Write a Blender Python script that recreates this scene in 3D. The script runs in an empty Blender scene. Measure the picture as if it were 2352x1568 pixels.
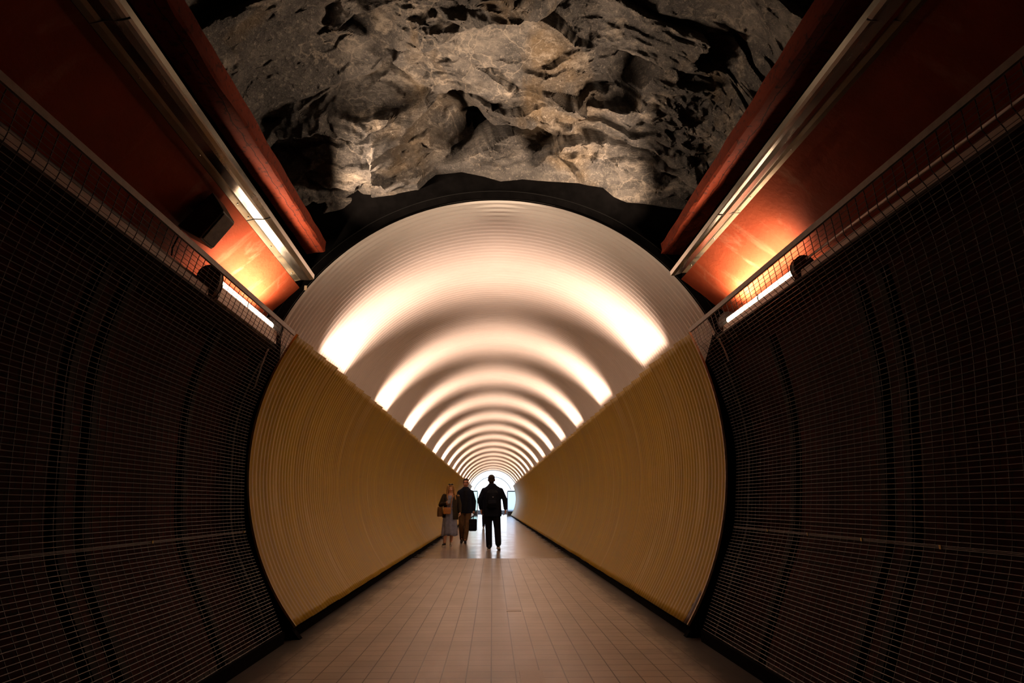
import bpy, math, random
import numpy as np
from mathutils import Vector, Matrix

random.seed(7)
rng = np.random.default_rng(11)
scene = bpy.context.scene
COL = scene.collection

# ------------------------------------------------------------------ camera
F_PX, W_PX, H_PX = 1500.0, 2352.0, 1568.0
VPX, VPY = 1131.0, 1156.0          # where the tunnel axis meets the picture
CAM_H = 1.06
TH = math.atan((VPY - H_PX / 2) / F_PX)
PS = -math.atan((W_PX / 2 - VPX) * math.cos(TH) / F_PX)
cam_d = bpy.data.cameras.new('camera')
cam_d.sensor_width = 36.0
cam_d.lens = F_PX / W_PX * 36.0
cam_d.clip_start = 0.05
cam_d.clip_end = 400
cam = bpy.data.objects.new('camera', cam_d)
COL.objects.link(cam)
cam.location = (0, 0, CAM_H)
cam.rotation_euler = (math.pi / 2 + TH, 0, PS)
scene.camera = cam
FV = np.array([-math.sin(PS) * math.cos(TH), math.cos(PS) * math.cos(TH), math.sin(TH)])
RV = np.array([math.cos(PS), math.sin(PS), 0.0])
UV_ = np.cross(RV, FV)
CV = np.array([0, 0, CAM_H])

def at(px, py, Y):
    """the point of the place at distance Y down the tunnel that was measured at this spot of the photograph"""
    d = RV * (px - W_PX / 2) / F_PX + UV_ * (H_PX / 2 - py) / F_PX + FV
    return CV + d * (Y / d[1])

def ground(px, py):
    d = RV * (px - W_PX / 2) / F_PX + UV_ * (H_PX / 2 - py) / F_PX + FV
    return CV + d * (-CAM_H / d[2])

class Edge:
    """a long straight edge of the passage: x and z as functions of y"""
    def __init__(s, far, yf, near, k=1.0):
        rf = math.hypot(far[0] - VPX, far[1] - VPY)
        rn = math.hypot(near[0] - VPX, near[1] - VPY)
        a = CV + (at(far[0], far[1], yf) - CV) * k
        b = CV + (at(near[0], near[1], yf * rf / rn) - CV) * k
        s.a, s.d = a, (b - a) / (b[1] - a[1])
    def __call__(s, y):
        p = s.a + s.d * (y - s.a[1])
        return np.array([p[0], y, p[2]])

# ------------------------------------------------------------------ materials
class NT:
    def __init__(s, name):
        s.m = bpy.data.materials.new(name)
        s.m.use_nodes = True
        s.t = s.m.node_tree
        s.b = s.t.nodes['Principled BSDF']
        s.out = s.t.nodes['Material Output']
    def n(s, typ, **kw):
        nd = s.t.nodes.new(typ)
        for k, v in kw.items():
            if k in nd.inputs:
                s.set(nd.inputs[k], v)
            else:
                setattr(nd, k, v)
        return nd
    def set(s, inp, v):
        if isinstance(v, bpy.types.NodeSocket):
            s.t.links.new(v, inp)
        else:
            inp.default_value = v
    def coords(s, kind='Object', scale=(1, 1, 1), rot=(0, 0, 0)):
        tc = s.n('ShaderNodeTexCoord')
        mp = s.n('ShaderNodeMapping')
        s.t.links.new(tc.outputs[kind], mp.inputs['Vector'])
        mp.inputs['Scale'].default_value = scale
        mp.inputs['Rotation'].default_value = rot
        return mp.outputs[0]
    def noise(s, vec, scale=5, detail=4, rough=.55, dist=0.0):
        nd = s.n('ShaderNodeTexNoise')
        s.t.links.new(vec, nd.inputs['Vector'])
        nd.inputs['Scale'].default_value = scale
        nd.inputs['Detail'].default_value = detail
        nd.inputs['Roughness'].default_value = rough
        nd.inputs['Distortion'].default_value = dist
        return nd.outputs[0]
    def ramp(s, fac, stops, interp='LINEAR'):
        nd = s.n('ShaderNodeValToRGB')
        s.t.links.new(fac, nd.inputs[0])
        cr = nd.color_ramp
        cr.interpolation = interp
        while len(cr.elements) < len(stops):
            cr.elements.new(.5)
        for e, (p, c) in zip(cr.elements, stops):
            e.position = p
            e.color = (*c, 1) if len(c) == 3 else c
        return nd.outputs[0]
    def gray(s, fac, a, b, lo=0.0, hi=1.0):
        nd = s.n('ShaderNodeMapRange')
        s.t.links.new(fac, nd.inputs[0])
        for i, v in zip((1, 2, 3, 4), (a, b, lo, hi)):
            nd.inputs[i].default_value = v
        return nd.outputs[0]
    def mix(s, fac, a, b, blend='MIX'):
        nd = s.n('ShaderNodeMix')
        nd.data_type = 'RGBA'
        nd.blend_type = blend
        s.set(nd.inputs[0], fac)
        for i, v in ((6, a), (7, b)):
            s.set(nd.inputs[i], v if isinstance(v, bpy.types.NodeSocket) else (*v, 1))
        return nd.outputs[2]
    def math(s, op, a, b=0.0):
        nd = s.n('ShaderNodeMath')
        nd.operation = op
        s.set(nd.inputs[0], a)
        s.set(nd.inputs[1], b)
        return nd.outputs[0]
    def bump(s, h, strength=.3, dist=.02, normal=None):
        nd = s.n('ShaderNodeBump')
        s.t.links.new(h, nd.inputs['Height'])
        nd.inputs['Strength'].default_value = strength
        nd.inputs['Distance'].default_value = dist
        if normal is not None:
            s.t.links.new(normal, nd.inputs['Normal'])
        s.t.links.new(nd.outputs[0], s.b.inputs['Normal'])
        return nd.outputs[0]
    def base(s, col=None, rough=None, metal=None, spec=None):
        if col is not None:
            s.set(s.b.inputs['Base Color'], col if isinstance(col, bpy.types.NodeSocket) else (*col, 1))
        if rough is not None:
            s.set(s.b.inputs['Roughness'], rough)
        if metal is not None:
            s.set(s.b.inputs['Metallic'], metal)
        if spec is not None:
            s.set(s.b.inputs['Specular IOR Level'], spec)
        return s.m

def plain(name, col, rough=.6, metal=0.0, var=.25, scale=14, bump=.15, spec=.5):
    t = NT(name)
    v = t.coords('Object')
    n = t.noise(v, scale, 5)
    lo = tuple(c * (1 - var) for c in col)
    hi = tuple(min(1, c * (1 + var)) for c in col)
    t.base(t.ramp(n, [(.3, lo), (.7, hi)]), t.gray(n, .2, .8, max(.02, rough - .08), min(1, rough + .08)), metal, spec)
    if bump:
        t.bump(t.noise(v, scale * 4, 3), bump, .004)
    return t.m

def emission(name, col, strength):
    t = NT(name)
    t.base((0.8, 0.8, 0.8), .4)
    t.b.inputs['Emission Color'].default_value = (*col, 1)
    t.b.inputs['Emission Strength'].default_value = strength
    return t.m

def m_white_sheet():
    t = NT('white corrugated sheet')
    v = t.coords('UV', (1.0, .35, 1))
    n = t.noise(v, 3.0, 5, .6)
    c = t.ramp(n, [(.3, (.68, .635, .59)), (.7, (.75, .705, .66))])
    t.base(c, .42, 0, .4)
    return t.m

def m_yellow_sheet(stain):
    t = NT('yellow painted sheet')
    streak = t.noise(t.coords('UV', (9.0, .35, 1)), 1.0, 6, .65)
    broad = t.noise(t.coords('UV', (1.1, .5, 1)), 1.0, 3, .5)
    c = t.ramp(streak, [(.34, (.225, .132, .002)), (.55, (.285, .176, .004)), (.72, (.34, .215, .018))])
    wear = t.gray(t.math('MULTIPLY', t.gray(streak, .45, .8), t.gray(broad, .45, .7)), .1, .45, 0, .5)
    c = t.mix(wear, c, (.40, .29, .15))
    ln = t.noise(t.coords('UV', (42, .22, 1)), 1.0, 2, .4)
    c = t.mix(t.gray(ln, .66, .74, 0, .55), c, (.52, .36, .20))
    c = t.mix(t.gray(ln, .26, .34, .45, 0), c, (.12, .055, .003))
    spots = t.noise(t.coords('UV', (6, 6, 1)), 2.3, 2, .4)
    c = t.mix(t.gray(spots, .765, .79), c, (.07, .04, .02))
    if stain:
        tc = t.n('ShaderNodeTexCoord')
        sp = t.n('ShaderNodeSeparateXYZ')
        t.t.links.new(tc.outputs['UV'], sp.inputs[0])
        nn = t.noise(t.coords('UV', (14, 5, 1)), 1.0, 5, .7)
        a = t.gray(sp.outputs[0], 5.70, 5.86, 1, 0)
        b = t.gray(sp.outputs[1], .12, .42, 1, 0)
        m = t.gray(t.math('ADD', t.math('MULTIPLY', a, b), t.math('MULTIPLY', t.math('SUBTRACT', nn, .5), .9)), .36, .42)
        c = t.mix(m, c, (.05, .028, .018))
    t.base(c, t.gray(streak, .3, .8, .42, .55), 0, .16)
    t.bump(t.noise(t.coords('UV', (30, 1.2, 1)), 1.0, 3), .18, .006)
    return t.m

def m_brick():
    t = NT('dark red brick')
    v = t.coords('UV')
    br = t.n('ShaderNodeTexBrick')
    t.t.links.new(v, br.inputs['Vector'])
    br.inputs['Scale'].default_value = 1.0
    br.inputs['Brick Width'].default_value = .13
    br.inputs['Row Height'].default_value = .068
    br.inputs['Mortar Size'].default_value = .006
    br.inputs['Color1'].default_value = (.042, .0065, .005, 1)
    br.inputs['Color2'].default_value = (.024, .005, .004, 1)
    br.inputs['Mortar'].default_value = (.014, .007, .006, 1)
    n = t.noise(v, 3.5, 5, .6)
    drip = t.noise(t.coords('UV', (5, .5, 1)), 1.0, 4, .6)
    c = t.mix(t.gray(n, .35, .75, 0, .55), br.outputs['Color'], (.013, .004, .0035))
    c = t.mix(t.gray(drip, .66, .78, 0, .5), c, (.075, .05, .045))
    t.base(c, .8, 0, .12)
    t.bump(br.outputs['Fac'], -.5, .01)
    return t.m

def m_orange(name, rustier=False):
    t = NT(name)
    n = t.noise(t.coords('Object'), 2.2, 6, .6)
    fine = t.noise(t.coords('Object'), 26, 4, .6)
    drip = t.noise(t.coords('UV', (7.0, .7, 1)), 1.0, 5, .65, .4)
    pale = t.noise(t.coords('UV', (2.2, 1.6, 1)), 1.0, 5, .6, .8)
    if rustier:
        c = t.ramp(n, [(.3, (.105, .015, .006)), (.7, (.17, .027, .010))])
        c = t.mix(t.gray(fine, .54, .66, 0, .8), c, (.035, .010, .008))
        tc = t.n('ShaderNodeTexCoord')
        sp = t.n('ShaderNodeSeparateXYZ')
        t.t.links.new(tc.outputs['UV'], sp.inputs[0])
        wob = t.noise(t.coords('UV', (3, .2, 1)), 1.0, 5, .6)
        ck = t.math('ABSOLUTE', t.math('SUBTRACT', t.math('ADD', sp.outputs[1], t.math('MULTIPLY', wob, .06)), .235))
        c = t.mix(t.gray(ck, .0008, .003, .9, 0), c, (.012, .005, .004))
    else:
        c = t.ramp(n, [(.3, (.18, .030, .011)), (.7, (.245, .045, .016))])
        c = t.mix(t.gray(drip, .58, .72, 0, .5), c, (.27, .11, .06))
        c = t.mix(t.gray(pale, .62, .74, 0, .4), c, (.34, .21, .13))
        c = t.mix(t.gray(fine, .72, .8, 0, .5), c, (.20, .03, .015))
    t.base(c, .72, 0, .12)
    t.bump(t.math('ADD', fine, t.math('MULTIPLY', n, 2.0)), .3, .012)
    return t.m

def m_rock():
    t = NT('blasted grey rock')
    v = t.coords('Object')
    big = t.noise(v, .9, 5, .6)
    med = t.noise(t.coords('Object', (.8, 1.7, 2.2), (0, .16, .12)), 2.6, 8, .68)
    och = t.noise(t.coords('Object', (1, 1, 1), (.4, .2, .9)), 1.15, 4, .55, .8)
    fine = t.noise(v, 30, 8, .8)
    grain = t.noise(v, 110, 4, .85)
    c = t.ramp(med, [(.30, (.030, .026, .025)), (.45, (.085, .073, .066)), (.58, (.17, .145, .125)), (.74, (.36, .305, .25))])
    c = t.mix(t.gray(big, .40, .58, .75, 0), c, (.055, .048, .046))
    c = t.mix(t.gray(och, .56, .68, 0, .65), c, (.19, .115, .042))
    vo = t.n('ShaderNodeTexVoronoi')
    vo.feature = 'DISTANCE_TO_EDGE'
    wob = t.n('ShaderNodeVectorMath')
    wob.operation = 'MULTIPLY_ADD'
    nz = t.n('ShaderNodeTexNoise')
    t.t.links.new(v, nz.inputs['Vector'])
    nz.inputs['Scale'].default_value = 4.0
    nz.inputs['Detail'].default_value = 5
    t.t.links.new(nz.outputs['Color'], wob.inputs[0])
    wob.inputs[1].default_value = (.45, .45, .45)
    mp = t.coords('Object', (1.0, 1.0, 1.8), (0, .25, 0))
    t.t.links.new(mp, wob.inputs[2])
    t.t.links.new(wob.outputs[0], vo.inputs['Vector'])
    vo.inputs['Scale'].default_value = 3.0
    vein = t.math('MULTIPLY', t.gray(vo.outputs[0], .0, .035, 1, 0), t.gray(big, .50, .60))
    c = t.mix(t.math('MULTIPLY', vein, .5), c, (.50, .41, .32))
    crust = t.noise(t.coords('Object', (1, 1.6, 2)), 1.6, 9, .75)
    c = t.mix(t.gray(crust, .56, .66, 0, .7), c, (.52, .43, .34))
    c = t.mix(t.gray(fine, .54, .70, 0, .75), c, (.52, .44, .36))
    c = t.mix(t.gray(grain, .56, .72, 0, .55), c, (.55, .46, .37))
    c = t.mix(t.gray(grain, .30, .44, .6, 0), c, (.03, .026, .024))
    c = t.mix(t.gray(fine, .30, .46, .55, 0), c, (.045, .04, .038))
    t.base(c, t.gray(med, .3, .7, .75, .5), 0, .4)
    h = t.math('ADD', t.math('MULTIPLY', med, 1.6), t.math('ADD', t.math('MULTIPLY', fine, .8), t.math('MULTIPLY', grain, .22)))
    t.bump(h, 1.0, .06)
    return t.m

def m_tile(name, w, h, rough, lo, hi, mortar, msize=.003, bmp=-.35):
    t = NT(name)
    v = t.coords('UV')
    br = t.n('ShaderNodeTexBrick')
    t.t.links.new(v, br.inputs['Vector'])
    br.offset = 0.0
    br.inputs['Scale'].default_value = 1.0
    br.inputs['Brick Width'].default_value = w
    br.inputs['Row Height'].default_value = h
    br.inputs['Mortar Size'].default_value = msize
    br.inputs['Mortar Smooth'].default_value = .25
    br.inputs['Color1'].default_value = (*lo, 1)
    br.inputs['Color2'].default_value = (*hi, 1)
    br.inputs['Mortar'].default_value = (*mortar, 1)
    n = t.noise(v, 1.7, 6, .65)
    fine = t.noise(v, 60, 4, .7)
    c = t.mix(t.gray(n, .4, .75, 0, .45), br.outputs['Color'], tuple(x * .55 for x in lo))
    c = t.mix(t.gray(fine, .55, .8, 0, .35), c, tuple(x * .5 for x in lo))
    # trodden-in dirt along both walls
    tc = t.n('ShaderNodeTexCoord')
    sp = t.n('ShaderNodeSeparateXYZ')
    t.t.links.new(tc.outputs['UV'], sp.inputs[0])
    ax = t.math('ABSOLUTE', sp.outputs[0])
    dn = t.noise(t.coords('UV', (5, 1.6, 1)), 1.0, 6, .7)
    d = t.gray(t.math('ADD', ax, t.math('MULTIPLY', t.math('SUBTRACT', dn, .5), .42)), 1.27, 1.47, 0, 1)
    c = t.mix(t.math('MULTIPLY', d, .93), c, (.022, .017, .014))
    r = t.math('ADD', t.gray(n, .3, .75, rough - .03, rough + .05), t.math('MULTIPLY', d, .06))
    t.base(c, r, 0, .5)
    t.bump(t.math('ADD', br.outputs['Fac'], t.math('MULTIPLY', fine, -.25)), bmp, .003)
    return t.m

def m_steel(name, tint=(.62, .58, .52), rough=.2, rust=.0):
    t = NT(name)
    v = t.coords('Object')
    n = t.noise(t.coords('Object', (8, 1.4, 8)), 2.0, 5, .6)
    c = t.ramp(n, [(.3, tuple(x * .8 for x in tint)), (.7, tint)])
    t.base(c, t.gray(n, .25, .8, rough, rough + .16), 1.0)
    t.bump(t.noise(t.coords('Object', (5, 2.2, 5)), 1.0, 3), .12, .02)
    if rust:
        rn = t.noise(v, 7, 5, .6)
        k = t.gray(rn, .35, .7, 0, rust)
        t.base(t.mix(k, c, (.20, .12, .03)), None, t.math('SUBTRACT', 1.0, t.math('MULTIPLY', k, 1.0)))
    return t.m

def cloth(name, col, var=.25, scale=60, rough=.85):
    t = NT(name)
    v = t.coords('Object')
    n = t.noise(v, 9, 4)
    c = t.ramp(n, [(.3, tuple(x * (1 - var) for x in col)), (.7, tuple(min(1, x * (1 + var)) for x in col))])
    t.base(c, rough, 0, .10)
    t.bump(t.math('ADD', t.noise(v, 14, 4), t.math('MULTIPLY', t.noise(v, scale * 4, 2), .3)), .4, .012)
    return t.m

def skin(name, col):
    t = NT(name)
    n = t.noise(t.coords('Object'), 16, 4)
    t.base(t.ramp(n, [(.3, tuple(x * .88 for x in col)), (.7, col)]), .5, 0, .4)
    return t.m

M = dict(
    white=m_white_sheet(), yellow=m_yellow_sheet(False), yellow_stain=m_yellow_sheet(True), brick=m_brick(),
    orange=m_orange('orange painted concrete'), beam=m_orange('rusty red painted concrete', True), rock=m_rock(),
    tile=m_tile('small floor tile', .157, .16, .34, (.35, .305, .25), (.39, .34, .28), (.034, .025, .019), .0044, -.22),
    tile_far=m_tile('smooth floor tile', .60, .30, .20, (.29, .255, .22), (.32, .282, .246), (.15, .125, .11), .004, -.05),
    steel=m_steel('galvanised steel', rough=.16), steel_rust=m_steel('stained steel', (.30, .26, .20), .34, .7),
    wire=plain('worn grey wire', (.115, .092, .082), .5, .2, .2, 30, 0), wire_dark=plain('dark cross wire', (.022, .018, .016), .6, .1, .2, 30, 0), rail=plain('grey painted rail', (.24, .20, .17), .5, .2, .2, 20, .1),
    black=plain('black paint', (.0035, .003, .003), .9, 0, .4, 8, .25, .02), rib=plain('black steel rib', (.0055, .0048, .0045), .75, 0, .3, 10, .2, .15),
    dark=plain('dark grey housing', (.055, .045, .038), .55, .1, .3, 12, .2), speaker=plain('black speaker shell', (.045, .040, .034), .5, 0, .35, 9, .2),
    speaker_face=plain('black speaker grille', (.085, .072, .058), .6, 0, .4, 26, .35),
    pale=plain('pale plastic trunking', (.55, .48, .42), .5, 0, .15, 8, .1), reflector=plain('white enamelled batten', (.78, .72, .66), .35, 0, .08, 8, 0),
    tube=emission('lit fluorescent tube', (1, .74, .50), 16.0),
    concrete=plain('dark raw concrete', (.05, .043, .04), .85, 0, .4, 5, .4), rim=plain('worn pale sheet edge', (.40, .30, .17), .55, 0, .3, 30, .2),
    frame=plain('dark door frame metal', (.05, .06, .08), .4, .4, .2, 10, 0), blue=plain('blue grey aluminium', (.30, .36, .50), .35, .5, .15, 10, 0),
    asphalt=plain('pale street paving', (.42, .43, .45), .8, 0, .2, 4, .3), lowwall=plain('dark planter wall', (.05, .045, .05), .8, 0, .3, 5, .2),
    plate=plain('metal floor cover', (.33, .275, .225), .42, .2, .15, 30, .1), tag=plain('cream paper tag', (.62, .52, .36), .7, 0, .1, 10, 0),
    navy=cloth('black navy jacket cloth', (.006, .008, .016)), darkjean=cloth('black trousers cloth', (.005, .005, .007)), brown=cloth('brown trousers cloth', (.105, .062, .030)),
    olive=cloth('dark olive coat cloth', (.040, .030, .018)), dress=cloth('blue grey dress cloth', (.21, .23, .32)), shirt=cloth('black shirt cloth', (.009, .009, .011)),
    leather=plain('black shoe leather', (.012, .010, .009), .4, 0, .2, 30, .1), tan=plain('tan leather', (.38, .17, .05), .45, 0, .15, 30, .15),
    tote=cloth('brown canvas', (.17, .095, .040)), sole=plain('pale rubber sole', (.50, .47, .42), .6, 0, .1, 20, 0), shoe_white=plain('white canvas shoe', (.62, .56, .48), .6, 0, .1, 30, .1),
    skin=skin('light skin', (.60, .33, .22)), skin2=skin('ruddy skin', (.50, .22, .14)), blond=cloth('blond hair', (.27, .15, .055), .35, 40, .5),
    beard=cloth('greying red beard', (.24, .105, .065), .3, 40, .7), hair=cloth('dark brown hair', (.028, .017, .012), .3, 40, .5), lens=plain('dark lens', (.01, .01, .01), .1, 0, .1, 5, 0), eyes=plain('dark eye', (.02, .015, .012), .2, 0, .1, 5, 0),
    lips=skin('lips', (.36, .12, .09)), mark=plain('pale reflective mark', (.55, .5, .5), .4, 0, .1, 10, 0), nylon=cloth('black nylon', (.005, .006, .010), .25, 50, .7),
)

def glass_mat(name, col, rough):
    t = NT(name)
    t.base(col, rough, 0, .5)
    t.b.inputs['Transmission Weight'].default_value = 1.0
    t.b.inputs['IOR'].default_value = 1.05
    return t.m
M['clear_glass'] = glass_mat('clear glass', (.36, .58, .52), .02)
M['frost_glass'] = glass_mat('frosted glass', (.33, .39, .50), .35)

# ------------------------------------------------------------------ mesh helpers
class MB:
    def __init__(s):
        s.v, s.f, s.uv, s.n = [], [], [], 0
    def add(s, v, f, uv=None):
        v = np.asarray(v, float).reshape(-1, 3)
        b = s.n
        s.v.append(v)
        s.f += [tuple(int(i) + b for i in q) for q in f]
        s.uv.append(np.zeros((len(v), 2)) if uv is None else np.asarray(uv, float).reshape(-1, 2))
        s.n += len(v)
        return s
    def grid(s, P, uv=None, close_u=False):
        """P: (a, b, 3) array of points -> quads"""
        a, b, _ = P.shape
        i, j = np.meshgrid(np.arange(a - 1), np.arange(b if close_u else b - 1), indexing='ij')
        j2 = (j + 1) % b
        f = np.stack([i * b + j, i * b + j2, (i + 1) * b + j2, (i + 1) * b + j], -1).reshape(-1, 4)
        return s.add(P.reshape(-1, 3), f, None if uv is None else uv.reshape(-1, 2))
    def box(s, lo, hi, mat=None):
        (x0, y0, z0), (x1, y1, z1) = lo, hi
        v = np.array([(x, y, z) for x in (x0, x1) for y in (y0, y1) for z in (z0, z1)], float)
        if mat is not None:
            v = v @ np.array(mat.to_3x3()).T + np.array(mat.translation)
        return s.add(v, [(0, 1, 3, 2), (4, 6, 7, 5), (0, 4, 5, 1), (2, 3, 7, 6), (0, 2, 6, 4), (1, 5, 7, 3)])
    def tube(s, pts, r, seg=8, cap=True, ry=None):
        """round tube along a polyline; r a number or one per point"""
        pts = np.asarray(pts, float)
        n = len(pts)
        r = np.broadcast_to(np.asarray(r, float), (n,))
        ry_ = r if ry is None else np.broadcast_to(np.asarray(ry, float), (n,))
        tan = np.gradient(pts, axis=0)
        tan /= np.linalg.norm(tan, axis=1)[:, None] + 1e-12
        ref = np.array([0, 0, 1.0]) if abs(tan[0][2]) < .9 else np.array([1.0, 0, 0])
        P = np.zeros((n, seg, 3))
        ang = np.linspace(0, 2 * np.pi, seg, endpoint=False)
        for k in range(n):
            a = np.cross(ref, tan[k])
            a /= np.linalg.norm(a) + 1e-12
            b = np.cross(tan[k], a)
            ref = b
            P[k] = pts[k] + np.outer(np.cos(ang) * r[k], a) + np.outer(np.sin(ang) * ry_[k], b)
        base = s.n
        s.grid(P, None, True)
        if cap:
            s.f.append(tuple(base + i for i in reversed(range(seg))))
            s.f.append(tuple(base + (n - 1) * seg + i for i in range(seg)))
        return s
    def extr(s, prof, ya, yb, closed=True):
        """a closed cross-section of Edges (or (x,z) pairs) run along y"""
        def ring(y):
            return [p(y) if callable(p) else np.array([p[0], y, p[1]]) for p in prof]
        a, b = ring(ya), ring(yb)
        n = len(prof)
        base = s.n
        m = n if closed else n - 1
        s.add(np.array(a + b), [(i, (i + 1) % n, n + (i + 1) % n, n + i) for i in range(m)])
        if closed:
            s.f.append(tuple(base + i for i in reversed(range(n))))
            s.f.append(tuple(base + n + i for i in range(n)))
        return s
    def ellipsoid(s, c, r, seg=16, rings=10, rot=None):
        th = np.linspace(0, np.pi, rings + 1)[1:-1]
        ph = np.linspace(0, 2 * np.pi, seg, endpoint=False)
        v = [(0, 0, 1)] + [(math.sin(t) * math.cos(p), math.sin(t) * math.sin(p), math.cos(t)) for t in th for p in ph] + [(0, 0, -1)]
        v = np.array(v) * np.array(r)
        if rot is not None:
            v = v @ np.array(rot.to_3x3()).T
        v = v + np.array(c)
        f = [(0, 1 + i, 1 + (i + 1) % seg) for i in range(seg)]
        for k in range(rings - 2):
            f += [(1 + k * seg + i, 1 + (k + 1) * seg + i, 1 + (k + 1) * seg + (i + 1) % seg, 1 + k * seg + (i + 1) % seg) for i in range(seg)]
        last = len(v) - 1
        f += [(last, 1 + (rings - 2) * seg + (i + 1) % seg, 1 + (rings - 2) * seg + i) for i in range(seg)]
        return s.add(v, f)
    def loft(s, rings, seg=20):
        """closed loft of elliptical rings (centre, rx, ry)"""
        ang = np.linspace(0, 2 * np.pi, seg, endpoint=False)
        P = np.array([[(c[0] + rx * math.cos(a), c[1] + ry * math.sin(a), c[2]) for a in ang] for c, rx, ry in rings])
        base = s.n
        s.grid(P, None, True)
        n = len(rings)
        s.f.append(tuple(base + i for i in reversed(range(seg))))
        s.f.append(tuple(base + (n - 1) * seg + i for i in range(seg)))
        return s
    def capsule(s, p0, r0, p1, r1, seg=12):
        p0, p1 = np.array(p0, float), np.array(p1, float)
        d = p1 - p0
        L = np.linalg.norm(d) + 1e-9
        u = d / L
        pts, rr = [], []
        for a in (90, 60, 30, 0):
            pts.append(p0 - u * r0 * math.sin(math.radians(a)))
            rr.append(max(r0 * math.cos(math.radians(a)), r0 * .05))
        for a in (0, 30, 60, 90):
            pts.append(p1 + u * r1 * math.sin(math.radians(a)))
            rr.append(max(r1 * math.cos(math.radians(a)), r1 * .05))
        return s.tube(pts, rr, seg)
    def build(s, name, mat, parent=None, smooth=False, loc=None, solid=0.0):
        me = bpy.data.meshes.new(name)
        v = np.concatenate(s.v)
        me.from_pydata(v.tolist(), [], s.f)
        uv = np.concatenate(s.uv)
        if uv.any():
            lay = me.uv_layers.new(name='UVMap')
            idx = np.zeros(len(me.loops), np.int32)
            me.loops.foreach_get('vertex_index', idx)
            lay.data.foreach_set('uv', uv[idx].astype(np.float32).ravel())
        if smooth:
            me.polygons.foreach_set('use_smooth', np.ones(len(me.polygons), bool))
        me.materials.append(mat)
        me.update()
        o = bpy.data.objects.new(name, me)
        COL.objects.link(o)
        if loc is not None:
            o.location = loc
        if parent is not None:
            o.parent = parent
        if solid:
            md = o.modifiers.new('thickness', 'SOLIDIFY')
            md.thickness = solid
            md.offset = 0
        return o

def bevel(o, w=.01, seg=2):
    md = o.modifiers.new('bevel', 'BEVEL')
    md.width = w
    md.segments = seg
    md.limit_method = 'ANGLE'
    return o

def struct(o, label, cat):
    o['kind'] = 'structure'
    o['label'] = label
    o['category'] = cat
    return o

def tag(o, label, cat, group=None):
    o['label'] = label
    o['category'] = cat
    if group:
        o['group'] = group
    return o

def empty(name, loc, label, cat, group=None, rz=0):
    o = bpy.data.objects.new(name, None)
    COL.objects.link(o)
    o.location = loc
    o.rotation_euler = (0, 0, rz)
    o.empty_display_size = .1
    return tag(o, label, cat, group)

def catmull(pts, n):
    pts = np.asarray(pts, float)
    P = np.vstack([2 * pts[0] - pts[1], pts, 2 * pts[-1] - pts[-2]])
    out = []
    for i in range(1, len(P) - 2):
        t = np.linspace(0, 1, 12, endpoint=False)[:, None]
        a, b, c, d = P[i - 1:i + 3]
        out.append(.5 * (2 * b + (c - a) * t + (2 * a - 5 * b + 4 * c - d) * t ** 2 + (3 * b - a - 3 * c + d) * t ** 3))
    out = np.vstack(out + [pts[-1:]])
    L = np.r_[0, np.cumsum(np.linalg.norm(np.diff(out, axis=0), axis=1))]
    q = np.linspace(0, L[-1], n)
    return np.stack([np.interp(q, L, out[:, k]) for k in range(out.shape[1])], 1), q

# ------------------------------------------------------------------ tunnel behind the mouth
Y0, Y1 = 5.66, 58.0
WC, WR = np.array([.05, 1.70]), 2.148         # white arch
PITCH, AMP = .090, .011

def ring_ys(y0, y1, per):
    n = int((y1 - y0) / PITCH * per) + 1
    return np.linspace(y0, y1, n)

def corr(y):
    return AMP * np.sin((y - Y0) * 2 * np.pi / PITCH)

def arch_sheet():
    ys = ring_ys(Y0, Y1, 6)
    a = np.radians(np.linspace(171, 9, 62))
    r = WR + corr(ys)[:, None]
    X = WC[0] + r * np.cos(a)[None]
    Z = WC[1] + r * np.sin(a)[None]
    n = len(ys)
    X = np.hstack([np.full((n, 1), -2.26), np.full((n, 1), -2.24), X, np.full((n, 1), 2.34), np.full((n, 1), 2.36)])
    Z = np.hstack([np.full((n, 1), -.03), np.full((n, 1), 1.95), Z, np.full((n, 1), 1.95), np.full((n, 1), -.03)])
    a = np.r_[a[0] + .9, a[0] + .03, a, a[-1] - .03, a[-1] - .9]
    Yg = np.repeat(ys[:, None], len(a), 1)
    Yg[:, (0, 1, -2, -1)] = np.maximum(Yg[:, (0, 1, -2, -1)], 5.79)
    uv = np.stack([Yg, np.repeat((a * WR)[None], len(ys), 0)], -1)
    return MB().grid(np.stack([X, Yg, Z], -1), uv)
struct(arch_sheet().build('ceiling_tunnel', M['white'], smooth=True), 'glowing white corrugated arched ceiling of the tunnel', 'ceiling')

LC, LR = np.array([-.036, 1.424]), 2.02       # left cladding arc
RC, RR = np.array([-.497, 1.483]), 2.508      # right cladding arc
ZT_L, ZT_R = at(685, 768, Y0)[2], at(1585, 762, Y0)[2]

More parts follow.
